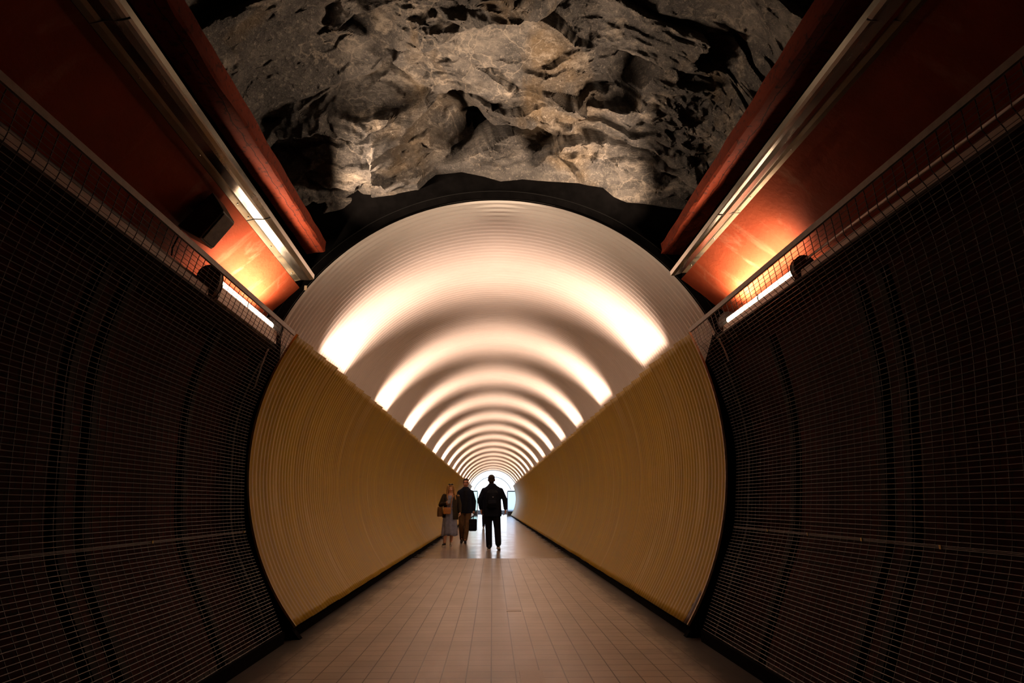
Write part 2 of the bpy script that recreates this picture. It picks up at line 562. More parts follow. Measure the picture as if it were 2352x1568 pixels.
def clad(c, R, side, ztop, zbot, mat, name, label):
    ys = ring_ys(Y0 + .004, Y1, 6)
    a_top = math.asin((ztop - c[1]) / R)
    a_bot = math.asin((zbot - c[1]) / R)
    nseg = 40
    # every sheet is 0.51 m wide and hung a little out of line with the next
    k = np.floor((ys - Y0) / .51)
    fr = (ys - Y0) / .51 - k
    jit = np.random.default_rng(3).uniform(-.003, .003, int(k.max()) + 2)
    top = a_top + (fr - .5) * .010 + jit[k.astype(int)]
    bot = a_bot + np.random.default_rng(5 + side).uniform(-.0015, .0015, int(k.max()) + 2)[k.astype(int)]
    t = np.linspace(0, 1, nseg)[None]
    A = bot[:, None] * (1 - t) + top[:, None] * t
    r = R + corr(ys)[:, None] * .30
    X = c[0] + side * r * np.cos(A)
    Z = c[1] + r * np.sin(A)
    Yg = np.repeat(ys[:, None], nseg, 1)
    uv = np.stack([Yg, (A - a_bot) * R], -1)
    o = MB().grid(np.stack([X, Yg, Z], -1), uv).build(name, mat, smooth=True, solid=.008)
    struct(o, label, 'wall')
    # worn turned edge at the mouth
    aa = np.linspace(a_bot, a_top, 40)
    P = np.array([[(c[0] + side * (R + d) * math.cos(q), y, c[1] + (R + d) * math.sin(q)) for (d, y) in ((-.006, Y0 - .004), (.012, Y0 - .004), (.012, Y0 + .02), (-.006, Y0 + .02))] for q in aa])
    return MB().grid(P, None, True)
e1 = clad(LC, LR, -1, ZT_L, .105, M['yellow'], 'wall_tunnel_left', 'curved yellow ribbed lower wall beside the walking couple')
e2 = clad(RC, RR, 1, ZT_R, .10, M['yellow_stain'], 'wall_tunnel_right', 'curved yellow ribbed lower wall with dark stain at its near corner')
struct(e1.build('trim_1', M['yellow']), 'thin worn edge strip of the yellow wall beside the couple', 'trim')
struct(e2.build('trim_2', M['rim']), 'thin pale edge strip of the stained yellow wall', 'trim')

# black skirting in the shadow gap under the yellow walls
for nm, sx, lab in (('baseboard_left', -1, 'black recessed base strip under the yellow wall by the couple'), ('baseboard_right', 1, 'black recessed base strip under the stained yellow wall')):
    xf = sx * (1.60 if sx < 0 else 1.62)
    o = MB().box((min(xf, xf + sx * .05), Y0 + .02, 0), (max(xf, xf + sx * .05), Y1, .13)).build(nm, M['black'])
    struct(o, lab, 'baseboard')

# floor: small tiles up to the joint, smooth tiles beyond
YJ = ground(1131, 1282)[1]
def floor_strip(name, mat, y0, y1, hw, label):
    P = np.array([[(x, y, 0) for x in (-hw, hw)] for y in (y0, y1)], float)
    return struct(MB().grid(P[:, ::-1], P[:, ::-1, :2].copy()).build(name, mat), label, 'floor')
floor_strip('floor', M['tile'], -3.0, YJ, 3.2, 'floor of small brown tiles with dark joints running down the passage')
floor_strip('floor_corridor', M['tile_far'], YJ, Y1 + 1.0, 2.3, 'smooth shining floor deeper in the tunnel')

# cable channel covers let into the tiles
for (px, py, w, l, lab) in ((1180, 1402, .15, .10, 'small flat metal cover in the floor below the walking man'), (1222, 1556, .15, .36, 'long flat metal cover in the floor at the bottom edge')):
    g = ground(px, py)
    o = MB().box((g[0] - w / 2, g[1] - l / 2, -.004), (g[0] + w / 2, g[1] + l / 2, .0025)).build('floor_cover', M['plate'])
    tag(bevel(o, .001, 1), lab, 'cover')

# lamps in the coves behind the yellow walls: one tube's length every 3.42 m on each side
def cove_light(x, y, z, aim, en):
    ld = bpy.data.lights.new('cove lamp', 'AREA')
    ld.shape = 'RECTANGLE'
    ld.size, ld.size_y = .05, 1.2
    ld.energy = en
    ld.color = (1, .66, .49)
    ld.spread = math.radians(86)
    o = bpy.data.objects.new('cove_lamp', ld)
    COL.objects.link(o)
    o.location = (x, y, z)
    d = Vector((math.cos(aim), 0, math.sin(aim)))
    zax = -d
    yax = Vector((0, 1, 0))
    xax = yax.cross(zax)
    o.matrix_world = Matrix.Translation((x, y, z)) @ Matrix((xax, yax, zax)).transposed().to_4x4()
    return o
COVE_EN = 30.0
y = 7.50
while y < Y1 - 1:
    xl = LC[0] - math.sqrt(LR ** 2 - (ZT_L - LC[1]) ** 2) - .12
    xr = RC[0] + math.sqrt(RR ** 2 - (ZT_R - RC[1]) ** 2) + .12
    cove_light(xl, y, ZT_L - .05, math.radians(56), COVE_EN)
    cove_light(xr, y, ZT_R - .05, math.radians(124), COVE_EN)
    y += 3.42

# ------------------------------------------------------------------ black boarding around the mouth
def mouth_board():
    aw = np.radians(np.linspace(156, 24, 61))
    up = np.stack([WC[0] + (WR + .01) * np.cos(aw), WC[1] + (WR + .01) * np.sin(aw)], 1)
    zl = np.linspace(-.05, 2.3, 16)
    lf = np.stack([LC[0] - np.sqrt((LR + .05) ** 2 - (zl - LC[1]) ** 2), zl], 1)
    rt = np.stack([RC[0] + np.sqrt((RR + .05) ** 2 - (zl - RC[1]) ** 2), zl], 1)[::-1]
    inner = np.vstack([lf, up, rt])
    a = np.arctan2(inner[:, 1] - WC[1], inner[:, 0] - WC[0])
    out = []
    for (x, z), t in zip(inner, a):
        d = np.array([math.cos(t), math.sin(t)])
        s = min((3.25 / abs(d[0])) if abs(d[0]) > 1e-6 else 1e9, (3.9 / d[1]) if d[1] > 0 else (1.75 / -d[1] if d[1] < 0 else 1e9))
        out.append(WC + d * s)
    out = np.array(out)
    def ring(y):
        return [np.stack([inner[:, 0], np.full(len(a), y), inner[:, 1]], 1), np.stack([out[:, 0], np.full(len(a), y), out[:, 1]], 1)]
    f = ring(5.70)
    b = ring(5.78)
    P = np.stack([b[0], f[0], f[1], b[1]], 0)
    return MB().grid(P)
struct(mouth_board().build('wall_mouth', M['black']), 'black boarding filling the gap between tunnel mouth and rock', 'wall')
def mouth_ring():
    a = np.radians(np.linspace(157, 23, 120))
    sec = [(.004, 5.64), (.058, 5.63), (.062, 5.72), (.004, 5.72)]
    P = np.array([[(WC[0] + (WR + d) * math.cos(t), yy, WC[1] + (WR + d) * math.sin(t)) for d, yy in sec] for t in a])
    return MB().grid(P, None, True)
struct(mouth_ring().build('trim_3', M['black']), 'thin black ring around the white tunnel mouth', 'trim')
# slim crest on that ring, brown with dust
def crest():
    a = np.radians(np.linspace(160, 22, 90))
    P = np.array([(WC[0] + (WR + .066) * math.cos(t), 5.628, WC[1] + (WR + .066) * math.sin(t)) for t in a])
    return MB().tube(P, .005, 6)
struct(crest().build('trim_4', M['rib']), 'thin dusty wire following the black mouth ring', 'trim')

# ------------------------------------------------------------------ passage in front: long edges measured in the photograph
YN, YF = -2.9, 5.60
L = dict(
    rail=Edge((676, 762), 5.55, (0, 165)), ledge=Edge((640, 800), 5.55, (70, 371)),
    tray_o=Edge((687, 658), 5.6, (163, 0), .977), tray_i=Edge((713, 633), 5.6, (268, 0), .94),
    beam_o=Edge((720, 607), 5.6, (288, 0), 1.045), beam_i=Edge((750, 557), 5.6, (425, 0), 1.005))
R = dict(
    rail=Edge((1585, 754), 5.55, (2352, 109)), ledge=Edge((1640, 776), 5.55, (2352, 273)),
    tray_o=Edge((1567, 638), 5.6, (2131, 0), .977), tray_i=Edge((1549, 625), 5.6, (2028, 0), .94),
    beam_o=Edge((1545, 612), 5.6, (2010, 0), 1.045), beam_i=Edge((1518, 562), 5.6, (1870, 0), 1.005))

def off(e, dx, dz):
    return lambda y: e(y) + np.array([dx, 0, dz])
def between(e, g, t, dx=0, dz=0):
    return lambda y: e(y) * (1 - t) + g(y) * t + np.array([dx, 0, dz])

# mesh profile at the far end of the screens, read bottom to top
ML = [(652, 1431), (616, 1362), (580, 1272), (563, 1210), (561, 1120), (565, 1036), (575, 970), (595, 910), (625, 850), (645, 825), (660, 800), (668, 780), (676, 764)]
MR = [(1611, 1427), (1659, 1297), (1684, 1217), (1689, 1160), (1691, 1100), (1690, 1036), (1676, 960), (1646, 872), (1629, 836), (1612, 806), (1599, 794), (1596, 784), (1586, 756)]
YM = 5.55
def profile(pts):
    p = np.array([at(px, py, YM)[[0, 2]] for px, py in pts])
    p[0, 1] = .07
    return p
PL, PR = profile(ML), profile(MR)

def drift(side, rail):
    """how the screen leans off the tunnel axis: none at the floor, the rail's own at the top"""
    k = rail.d[[0, 2]]
    return lambda t: k * np.clip((t - .55) / .45, 0, 1)

def screen_curve(P, n, outward=0.0, sx=1):
    c, q = catmull(P, n)
    tg = np.gradient(c, axis=0)
    tg /= np.linalg.norm(tg, axis=1)[:, None]
    nrm = np.stack([tg[:, 1], -tg[:, 0]], 1)
    nrm *= np.sign(nrm[len(c) // 2, 0]) * sx
    return c + nrm * outward, q

def build_screen(P, sx, E, label):
    root = empty('wire_mesh_screen', (float(P[0, 0]), 2.0, 0), label, 'mesh screen', 'curved wire mesh screens')
    dr = drift(sx, E['rail'])
    n = 101
    c, q = screen_curve(P, n, 0, sx)
    t = q / q[-1]
    K = np.array([dr(x) for x in t])
    y0, y1 = -2.6, YM
    def pt(i, yy):
        p = c[i] + K[i] * (yy - YM)
        return np.array([p[0], yy, p[1]])
    inv = -np.array([root.location.x, root.location.y, 0])
    mb = MB()
    r = .0021
    for i in range(n):                                   # lengthwise wires
        a, b = pt(i, y0), pt(i, y1)
        w = r
        v = [p + np.array(d) * w for p in (a, b) for d in ((1, 0, 0), (0, 0, 1), (-1, 0, 0), (0, 0, -1))]
        mb.add(np.array(v) + inv, [(k, (k + 1) % 4, 4 + (k + 1) % 4, 4 + k) for k in range(4)])
    mb.build('wire_grid', M['wire'], root)
    cb = MB()
    ys = np.arange(y0, y1, .075)
    tg = np.gradient(c, axis=0)
    tg /= np.linalg.norm(tg, axis=1)[:, None]
    nr = np.stack([tg[:, 1], -tg[:, 0]], 1)
    nr *= np.sign(nr[n // 2, 0]) * sx
    idx = list(range(0, n, 2))
    sec = ((.0019, -.0017), (.0019, .0017), (.0052, .0017), (.0052, -.0017))
    P2 = np.array([[[(c[i][0] + K[i][0] * (yy - YM)) + nr[i][0] * o, yy + dy, (c[i][1] + K[i][1] * (yy - YM)) + nr[i][1] * o] for (o, dy) in sec] for yy in ys for i in idx])
    P2 = P2.reshape(len(ys), len(idx), 4, 3) + inv
    for k in range(len(ys)):
        cb.grid(P2[k], None, True)
    cb.build('cross_wire', M['wire_dark'], root)
    # flat rail along the top
    e = E['rail']
    rb = MB()
    w, h = .006, .034
    rb.extr([off(e, -w, -h), off(e, w, -h), off(e, w, 0.004), off(e, -w, .004)], y0, y1)
    rb.v = [v + inv for v in rb.v]
    rb.build('top_rail', M['rail'], root)
    # foot angle along the bottom
    fb = MB()
    p0 = c[0]
    fb.extr([(p0[0] - .012, 0.0), (p0[0] + .012, 0.0), (p0[0] + .012, .085), (p0[0] - .012, .085)], y0, y1)
    fb.v = [v + inv for v in fb.v]
    fb.build('foot_angle', M['black'], root)
    # overlap seam where two widths of mesh are clipped together
    js = int(np.argmin(np.abs(c[:, 1] - (.845 if sx < 0 else .862))))
    sm = MB()
    for dz in (-.006, .006):
        a, b = pt(js, y0) + (0, 0, dz), pt(js, y1) + (0, 0, dz)
        sm.tube([a + inv, b + inv], .0017, 6)
    sm.build('seam_wire', M['wire'], root)
    for yy in ((5.5, 4.05) if sx < 0 else (4.86, 4.24, 3.62, 2.98)):
        p = pt(js, yy) + inv
        MB().box(tuple(p - (.006, .007, .009)), tuple(p + (.006, .007, .009))).build('clip', M['steel'], root)
    return root, c, K
SL, cL, KL = build_screen(PL, -1, L, 'curved wire mesh screen over the dark brick wall below the loudspeaker')
SR, cR, KR = build_screen(PR, 1, R, 'curved wire mesh screen over the dark brick wall by the thin bright pipe')

# brick walls behind the screens, up to the ledge
def brick_wall(P, sx, E):
    c, q = screen_curve(P, 40, .24, sx)
    c[:, 1] = np.linspace(0, 1, 40) * 0 + c[:, 1]
    c[0, 1] = 0
    K = np.array([drift(sx, E['rail'])(x) for x in q / q[-1]])
    keep = c[:, 1] < 2.25
    c, q, K = c[keep], q[keep], K[keep]
    c[0, 1] = -.01
    c = np.vstack([c, [c[-1, 0] + sx * .02, E['ledge'](YM)[1 + 1] - .03]])
    K = np.vstack([K, [K[-1, 0], E['ledge'].d[2]]])
    q = np.r_[q, q[-1] + .15]
    ys = np.array([-3.0, 5.72])
    Pg = np.array([[(p[0] + k[0] * (y - YM), y, p[1] + k[1] * (y - YM)) for p, k in zip(c, K)] for y in ys])
    uv = np.array([[(y, v) for v in q] for y in ys])
    return MB().grid(Pg, uv)
struct(brick_wall(PL, -1, L).build('wall_left', M['brick'], smooth=True), 'dark red brick wall behind the mesh screen below the loudspeaker', 'wall')
struct(brick_wall(PR, 1, R).build('wall_right', M['brick'], smooth=True), 'dark red brick wall behind the mesh screen by the thin bright pipe', 'wall')

# dark steel ribs that carry the screens
def rib(P, sx, y, K, label):
    a, q = screen_curve(P, 46, .030, sx)
    b, _ = screen_curve(P, 46, .085, sx)
    lean = np.array([drift(sx, (L if sx < 0 else R)['rail'])(x) for x in q / q[-1]]) * (y - YM)
    m = (a[:, 1] < 2.24)
    a, b = (a + lean)[m], (b + lean)[m]
    a[0, 1] = b[0, 1] = 0.0
    t = np.linspace(0, 1, len(a))
    w = .022
    Pg = np.array([[(u[0], y - w, u[1]), (u[0], y + w, u[1]), (v[0], y + w, v[1]), (v[0], y - w, v[1])] for u, v in zip(a, b)])
    o = MB().grid(Pg, None, True).build('steel_rib', M['rib'])
    tag(o, label, 'rib', 'black steel ribs behind the mesh screens')
for y, l in ((5.35, 'black steel rib behind mesh next to the tunnel mouth, %s'), (4.55, 'single black steel rib behind mesh, second from the mouth, %s'), (3.48, 'farther of a close pair of black ribs behind mesh, %s'), (3.26, 'nearer of a close pair of black ribs behind mesh, %s')):
    rib(PL, -1, y, KL, l % 'loudspeaker side')
    rib(PR, 1, y, KR, l % 'thin pipe side')

# ledge above the brick, with the orange concrete sloping in over it
def xz(f, y):
    p = f(y)
    return p[0], p[2]
def ledge_panel(E, sx, side):
    e = E['ledge']
    back = lambda y: np.array([e(y)[0] + sx * .55, y, e(y)[2] + .0])
    backd = lambda y: np.array([e(y)[0] + sx * .55, y, e(y)[2] - .016])
    o = MB().extr([off(e, 0, 0), off(e, 0, -.016), backd, back], -2.9, 5.50).build('trim_5' if sx < 0 else 'trim_6', M['concrete'])
    struct(o, 'dark ledge carrying lamp and pipes below the orange slope, %s side' % side, 'ledge')
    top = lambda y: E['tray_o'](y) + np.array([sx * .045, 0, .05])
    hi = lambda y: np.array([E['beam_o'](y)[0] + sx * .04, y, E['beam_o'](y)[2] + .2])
    o = MB().extr([top, hi, lambda y: hi(y) + np.array([sx * .03, 0, 0]), lambda y: top(y) + np.array([sx * .03, 0, 0])], -2.95, 5.60).build('shade_strip_1' if sx < 0 else 'shade_strip_2', M['black'])  # black strip that paints the gap above the tray as shade
    struct(o, 'black strip standing in for the shade between steel tray and red beam, %s side' % side, 'shade strip')
    nv, ny = 14, 60
    rr = np.random.default_rng(21 + sx)
    ys = np.linspace(-2.95, 5.615, ny)
    tt = np.linspace(0, 1, nv)
    Pg = np.zeros((ny, nv, 3))
    uv = np.zeros((ny, nv, 2))
    for i, y in enumerate(ys):
        a, b = back(y), top(y)
        a[0] = e(y)[0] + sx * .46
        for j, t in enumerate(tt):
            Pg[i, j] = a * (1 - t) + b * t
            uv[i, j] = (y, t * .95)
    Pg[:, 1:-1] += rr.normal(0, .002, (ny, nv - 2, 3))
    o = MB().grid(Pg, uv).build('wall_upper_' + ('left' if sx < 0 else 'right'), M['orange'], smooth=True)
    struct(o, 'sloping orange red concrete above the ledge, %s side' % side, 'wall')
ledge_panel(L, -1, 'loudspeaker')
ledge_panel(R, 1, 'thin pipe')

# concrete beams along the rock opening
def beam(E, sx, label, nm):
    o_, i_ = E['beam_o'], E['beam_i']
    mid = lambda y: np.array([i_(y)[0], y, o_(y)[2] + .01])
    ys = np.linspace(-2.95, 5.62, 150)
    rr = np.random.default_rng(40 + sx)
    prof = []
    for y in ys:
        o, i = o_(y), i_(y)
        m = mid(y)
        ring = [o + (sx * .0, 0, .10), o + (0, 0, .012), o + (-sx * .014, 0, 0), o * .5 + m * .5, m + (sx * .012, 0, 0), m + (0, 0, .012), m * .5 + i * .5, i, i + (sx * .16, 0, .16), o + (sx * .05, 0, .3)]
        prof.append(np.array(ring))
    P = np.array(prof)
    nz = rr.normal(0, .0035, P.shape)
    for _ in range(2):
        nz[1:-1] = (nz[:-2] + nz[1:-1] * 2 + nz[2:]) / 4
    P[:, :8] += nz[:, :8] * np.array([1.6, 0, 1.6])
    b = MB()
    uv = np.zeros(P.shape[:2] + (2,))
    uv[..., 0] = ys[:, None]
    uv[..., 1] = np.arange(P.shape[1])[None] * .06
    b.grid(P, uv, True)
    k = P.shape[1]
    b.f.append(tuple(reversed(range(k))))
    b.f.append(tuple((len(ys) - 1) * k + q for q in range(k)))
    struct(b.build(nm, M['beam']), label, 'beam')
beam(L, -1, 'rust red concrete beam edging the rock, loudspeaker side', 'ceiling_beam')
beam(R, 1, 'rust red concrete beam edging the rock, thin pipe side', 'ceiling_beam')

# steel trays hung under the beams
def tray(E, sx, label):
    o_, i_ = E['tray_o'], E['tray_i']
    root = empty('cable_tray', (sx * 1.62, 2.5, 2.9), label, 'tray', 'steel trays along the beams')
    inv = -np.array(root.location)
    def part(prof, name, mat, y0=-2.8, y1=5.36):
        b = MB().extr(prof, y0, y1)
        b.v = [v + inv for v in b.v]
        return b.build(name, mat, root)
    p1 = between(o_, i_, .30, 0, .010)
    p2 = between(o_, i_, .80, 0, .004)
    th = .004
    up = lambda f, d: (lambda y: f(y) + np.array([0, 0, d]))
    part([p1, p2, up(p2, th), up(p1, th)], 'channel', M['steel'])
    part([off(o_, 0, .0), p1, up(p1, th), off(o_, -sx * 0, .006)], 'flange', M['steel_rust'])
    part([p2, off(i_, 0, .012), off(i_, 0, .018), up(p2, .008)], 'lip', M['steel'])
    part([off(i_, 0, .012), off(i_, -sx * .003, .05), off(i_, sx * .003, .05), off(i_, sx * .003, .014)], 'turned_edge', M['steel'])
    for y in (5.2, 4.72, 4.28, 4.1, 3.55, 2.9):
        c = (o_(y) * .5 + p1(y) * .5) + inv
        MB().ellipsoid(c - np.array([0, 0, .002]), (.006, .006, .004), 8, 6).build('bolt', M['steel'], root)
    for y in (4.32, 2.55):
        a, b2 = o_(y) + inv, i_(y) + inv
        m1 = p1(y) + inv
        sb = MB().extr([(0, 0), (1, 0), (1, 1), (0, 1)], 0, 1)
        sb = MB().tube([a - (0, 0, .002), m1 - (0, 0, .003), p2(y) + inv - (0, 0, .003), b2 + (0, 0, .008)], .003, 6)
        sb.build('joint_strip', M['rail'], root)
tray(L, -1, 'long reflecting steel tray under the beam, loudspeaker side')
tray(R, 1, 'long reflecting steel tray under the beam, thin pipe side')

# ------------------------------------------------------------------ lamps on the ledges
def lamp(E, sx, y0, y1, label):
    e = E['ledge']
    ym = (y0 + y1) / 2
    root = empty('fluorescent_lamp', (float(e(ym)[0]), ym, float(e(ym)[2])), label, 'lamp', 'caged fluorescent lamps by the tunnel mouth')
    inv = -np.array(root.location)
    lift, din = (.062, -.026) if sx < 0 else (.0, .0)
    eb = e
    e = lambda y: eb(y) + np.array([sx * din, 0, lift])
    ctr = lambda y: e(y) + np.array([sx * .055, 0, .098])
    b = MB()
    b.extr([off(e, sx * .005, .004 - lift), off(e, sx * .115, .004 - lift), off(e, sx * .115, .062), off(e, sx * .085, .066), off(e, sx * .055, .052), off(e, sx * .025, .066), off(e, sx * .005, .050)], y0, y1)
    b.v = [v + inv for v in b.v]
    b.build('reflector', M['reflector'], root)
    t = MB().tube([ctr(y0 + .02) + inv, ctr(y1 - .02) + inv], .026, 12)
    t.build('tube', M['tube'], root, smooth=True)
    for yy, s in ((y0, -1), (y1, 1)):
        c = e(yy) + np.array([sx * .06, 0, .0]) + inv
        rr_ = .075 if s < 0 else .085
        P = []
        for d in (0, .055 * s):
            ring = [(c[0] + rr_ * math.cos(a), c[1] + d, max(c[2] + .004 - lift, c[2] + .085 + (rr_ + .007 + lift * (math.sin(a) < 0)) * math.sin(a))) for a in np.linspace(0, 2 * np.pi, 20, endpoint=False)]
            P.append(ring)
        P = np.array(P)
        m = MB().grid(P, None, True)
        m.f.append(tuple(range(20)))
        m.f.append(tuple(20 + i for i in reversed(range(20))))
        bevel(m.build('end_cap', M['dark'] if s < 0 else M['rib'], root), .006)
    ld = bpy.data.lights.new('batten light', 'AREA')
    ld.shape = 'RECTANGLE'
    ld.size, ld.size_y = .04, y1 - y0 - .22
    ld.energy = 29
    ld.color = (1, .74, .50)
    ld.spread = math.radians(108)
    lo = bpy.data.objects.new('batten_light', ld)
    COL.objects.link(lo)
    lo.location = Vector(ctr(ym) + np.array([0, 0, .03]))
    lo.rotation_euler = (math.pi, 0, 0)
    cb = MB()
    for k in (0, 1):
        cb.tube([ctr(ym - .02) + inv + (-sx * .03, 0, .02), ctr(ym - .02) + inv + (-sx * .03, 0, -.06)], .004, 6)
    cb.build('tube_clip', M['dark'], root)
    return root
lamp(L, -1, 4.30, 5.42, 'lit fluorescent lamp behind the mesh rail, below the loudspeaker')
lamp(R, 1, 4.18, 5.36, 'lit fluorescent lamp behind the mesh rail, beside the thin bright pipe')

# trunking and pipes along the ledges
def run(name, mat, E, sx, dx, dz, w, h, y0, y1, label, cat, rounded=False):
    e = E['ledge']
    if rounded:
        o = MB().tube([e(y0) + (sx * dx, 0, dz), e(y1) + (sx * dx, 0, dz)], w, 10).build(name, mat, smooth=True)
    else:
        o = MB().extr([off(e, sx * dx, dz), off(e, sx * (dx + w), dz), off(e, sx * (dx + w), dz + h), off(e, sx * dx, dz + h)], y0, y1).build(name, mat)
    return tag(o, label, cat)
run('cable_trunking', M['pale'], L, -1, .01, .001, .06, .055, -2.5, 4.22, 'pale cable trunking on the ledge behind the mesh, loudspeaker side', 'trunking')
run('cable_trunking', M['pale'], R, 1, .01, .001, .06, .050, -2.5, 4.10, 'pale cable trunking on the ledge behind the mesh, thin pipe side', 'trunking')
run('conduit_pipe', M['dark'], L, -1, .10, .125, .016, 0, -2.5, 4.22, 'dark pipe above the pale trunking, loudspeaker side', 'pipe', True)
run('conduit_pipe', M['reflector'], R, 1, .06, .135, .009, 0, -2.5, 4.10, 'thin bright pipe above the ledge trunking', 'pipe', True)
run('conduit_pipe', M['dark'], R, 1, .11, .095, .015, 0, -2.5, 4.10, 'dark pipe under the thin bright pipe', 'pipe', True)

# loudspeaker hung on the orange slope
def speaker():
    Ys = 4.02
    # bottom corner and sizes measured at its distance
    base = at(487, 572, 4.10)
    root = empty('loudspeaker', tuple(base), 'black box loudspeaker hanging on the orange slope above the mesh rail', 'loudspeaker')
    sec = np.array([at(487, 573, 4.10), at(540, 512, 4.10), at(515, 470, 4.10), at(437, 545, 4.10)]) - base
    # cross-section in the plane across the passage, run back towards the viewer
    a = sec
    near = np.array([(p[0], p[1] - .19, p[2]) for p in a])
    m = MB()
    v = np.vstack([near, a])
    m.add(v, [(0, 1, 2, 3), (7, 6, 5, 4), (0, 4, 5, 1), (1, 5, 6, 2), (2, 6, 7, 3), (3, 7, 4, 0)])
    bevel(m.build('shell', M['speaker'], root), .008)
    # front cloth face looking down the slope
    q = [near[0] * .94 + near[1] * .06, near[1] * .94 + near[0] * .06]
    n = np.cross(a[1] - a[0], np.array([0, 1, 0]))
    n /= np.linalg.norm(n)
    if n[2] > 0:
        n = -n
    g = [near[0] * .95 + near[1] * .05 + (0, .015, 0), near[1] * .95 + near[0] * .05 + (0, .015, 0), a[1] * .95 + a[0] * .05 - (0, .015, 0), a[0] * .95 + a[1] * .05 - (0, .015, 0)]
    g = [x for x in g]
    f = MB()
    f.add(np.vstack([np.array(g) - n * .002, np.array(g) + n * .010]), [(0, 1, 2, 3), (7, 6, 5, 4), (0, 4, 5, 1), (1, 5, 6, 2), (2, 6, 7, 3), (3, 7, 4, 0)])
    bevel(f.build('grille', M['speaker_face'], root), .004)
    b = MB()
    c = (near[2] + near[3] + a[2] + a[3]) / 4
    b.box(tuple(c + (-.03, -.05, -.03)), tuple(c + (.03, .05, .06)))
    b.build('bracket', M['dark'], root)
    w = MB()
    p0 = near[3] + (0, .05, 0)
    w.tube([p0, p0 + (-.02, .02, -.05), p0 + (-.05, .03, -.12), p0 + (-.06, .05, -.2)], .005, 6)
    w.build('cable', M['black'], root)
speaker()

# paper tag tied to the mouth ring
p = at(702, 661, 5.6)
tag(bevel(MB().box((p[0] - .012, p[1] - .004, p[2] - .022), (p[0] + .012, p[1] + .004, p[2] + .022), None).build('paper_tag', M['tag']), .002, 1), 'small cream tag stuck on the black mouth ring near the tray end', 'tag')

# ------------------------------------------------------------------ rock vault
OUT = [(735, 498), (790, 486), (820, 465), (900, 452), (960, 440), (982, 412), (1000, 396), (1060, 389), (1110, 402), (1150, 416), (1200, 410), (1260, 416), (1330, 420), (1385, 430), (1410, 455), (1440, 470), (1500, 474), (1560, 482)]
ob = np.array([at(px, py + 14, 5.70)[[0, 2]] for px, py in OUT])
def vor(U, V, du, dv, amp, grad, seed, rot=0.0, w=.10):
    """shattered plates: every cell a tilted facet, neighbours meeting in a narrow worn step"""
    g = np.random.default_rng(seed)
    c, s = math.cos(rot), math.sin(rot)
    a = (U * c + V * s) / du
    b = (-U * s + V * c) / dv
    i0, j0 = np.floor(a).astype(int), np.floor(b).astype(int)
    N = 128
    jx, jy = g.random((N, N)), g.random((N, N))
    hh = g.uniform(-1, 1, (N, N)) * amp
    gx, gy = g.normal(0, grad, (N, N)), g.normal(0, grad, (N, N))
    d1, d2 = np.full(U.shape, 1e9), np.full(U.shape, 1e9)
    o1, o2 = np.zeros(U.shape), np.zeros(U.shape)
    for di in (-1, 0, 1):
        for dj in (-1, 0, 1):
            ii, jj = (i0 + di) % N, (j0 + dj) % N
            dx = a - (i0 + di + jx[ii, jj])
            dy = b - (j0 + dj + jy[ii, jj])
            d = np.sqrt(dx * dx + dy * dy)
            o = hh[ii, jj] + dx * du * gx[ii, jj] + dy * dv * gy[ii, jj]
            m = d < d1
            m2 = (~m) & (d < d2)
            d2 = np.where(m, d1, np.where(m2, d, d2))
            o2 = np.where(m, o1, np.where(m2, o, o2))
            d1 = np.where(m, d, d1)
            o1 = np.where(m, o, o1)
    t = .5 + .5 * np.clip((d2 - d1) / w, 0, 1)
    return o1 * t + o2 * (1 - t)
def vnoise(U, V, sc, seed):
    g = np.random.default_rng(seed).uniform(-1, 1, (256, 256))
    a, b = U / sc, V / sc
    i, j = np.floor(a).astype(int), np.floor(b).astype(int)
    fx, fy = a - i, b - j
    fx, fy = fx * fx * (3 - 2 * fx), fy * fy * (3 - 2 * fy)
    q = lambda di, dj: g[(i + di) % 256, (j + dj) % 256]
    return (q(0, 0) * (1 - fx) + q(1, 0) * fx) * (1 - fy) + (q(0, 1) * (1 - fx) + q(1, 1) * fx) * fy
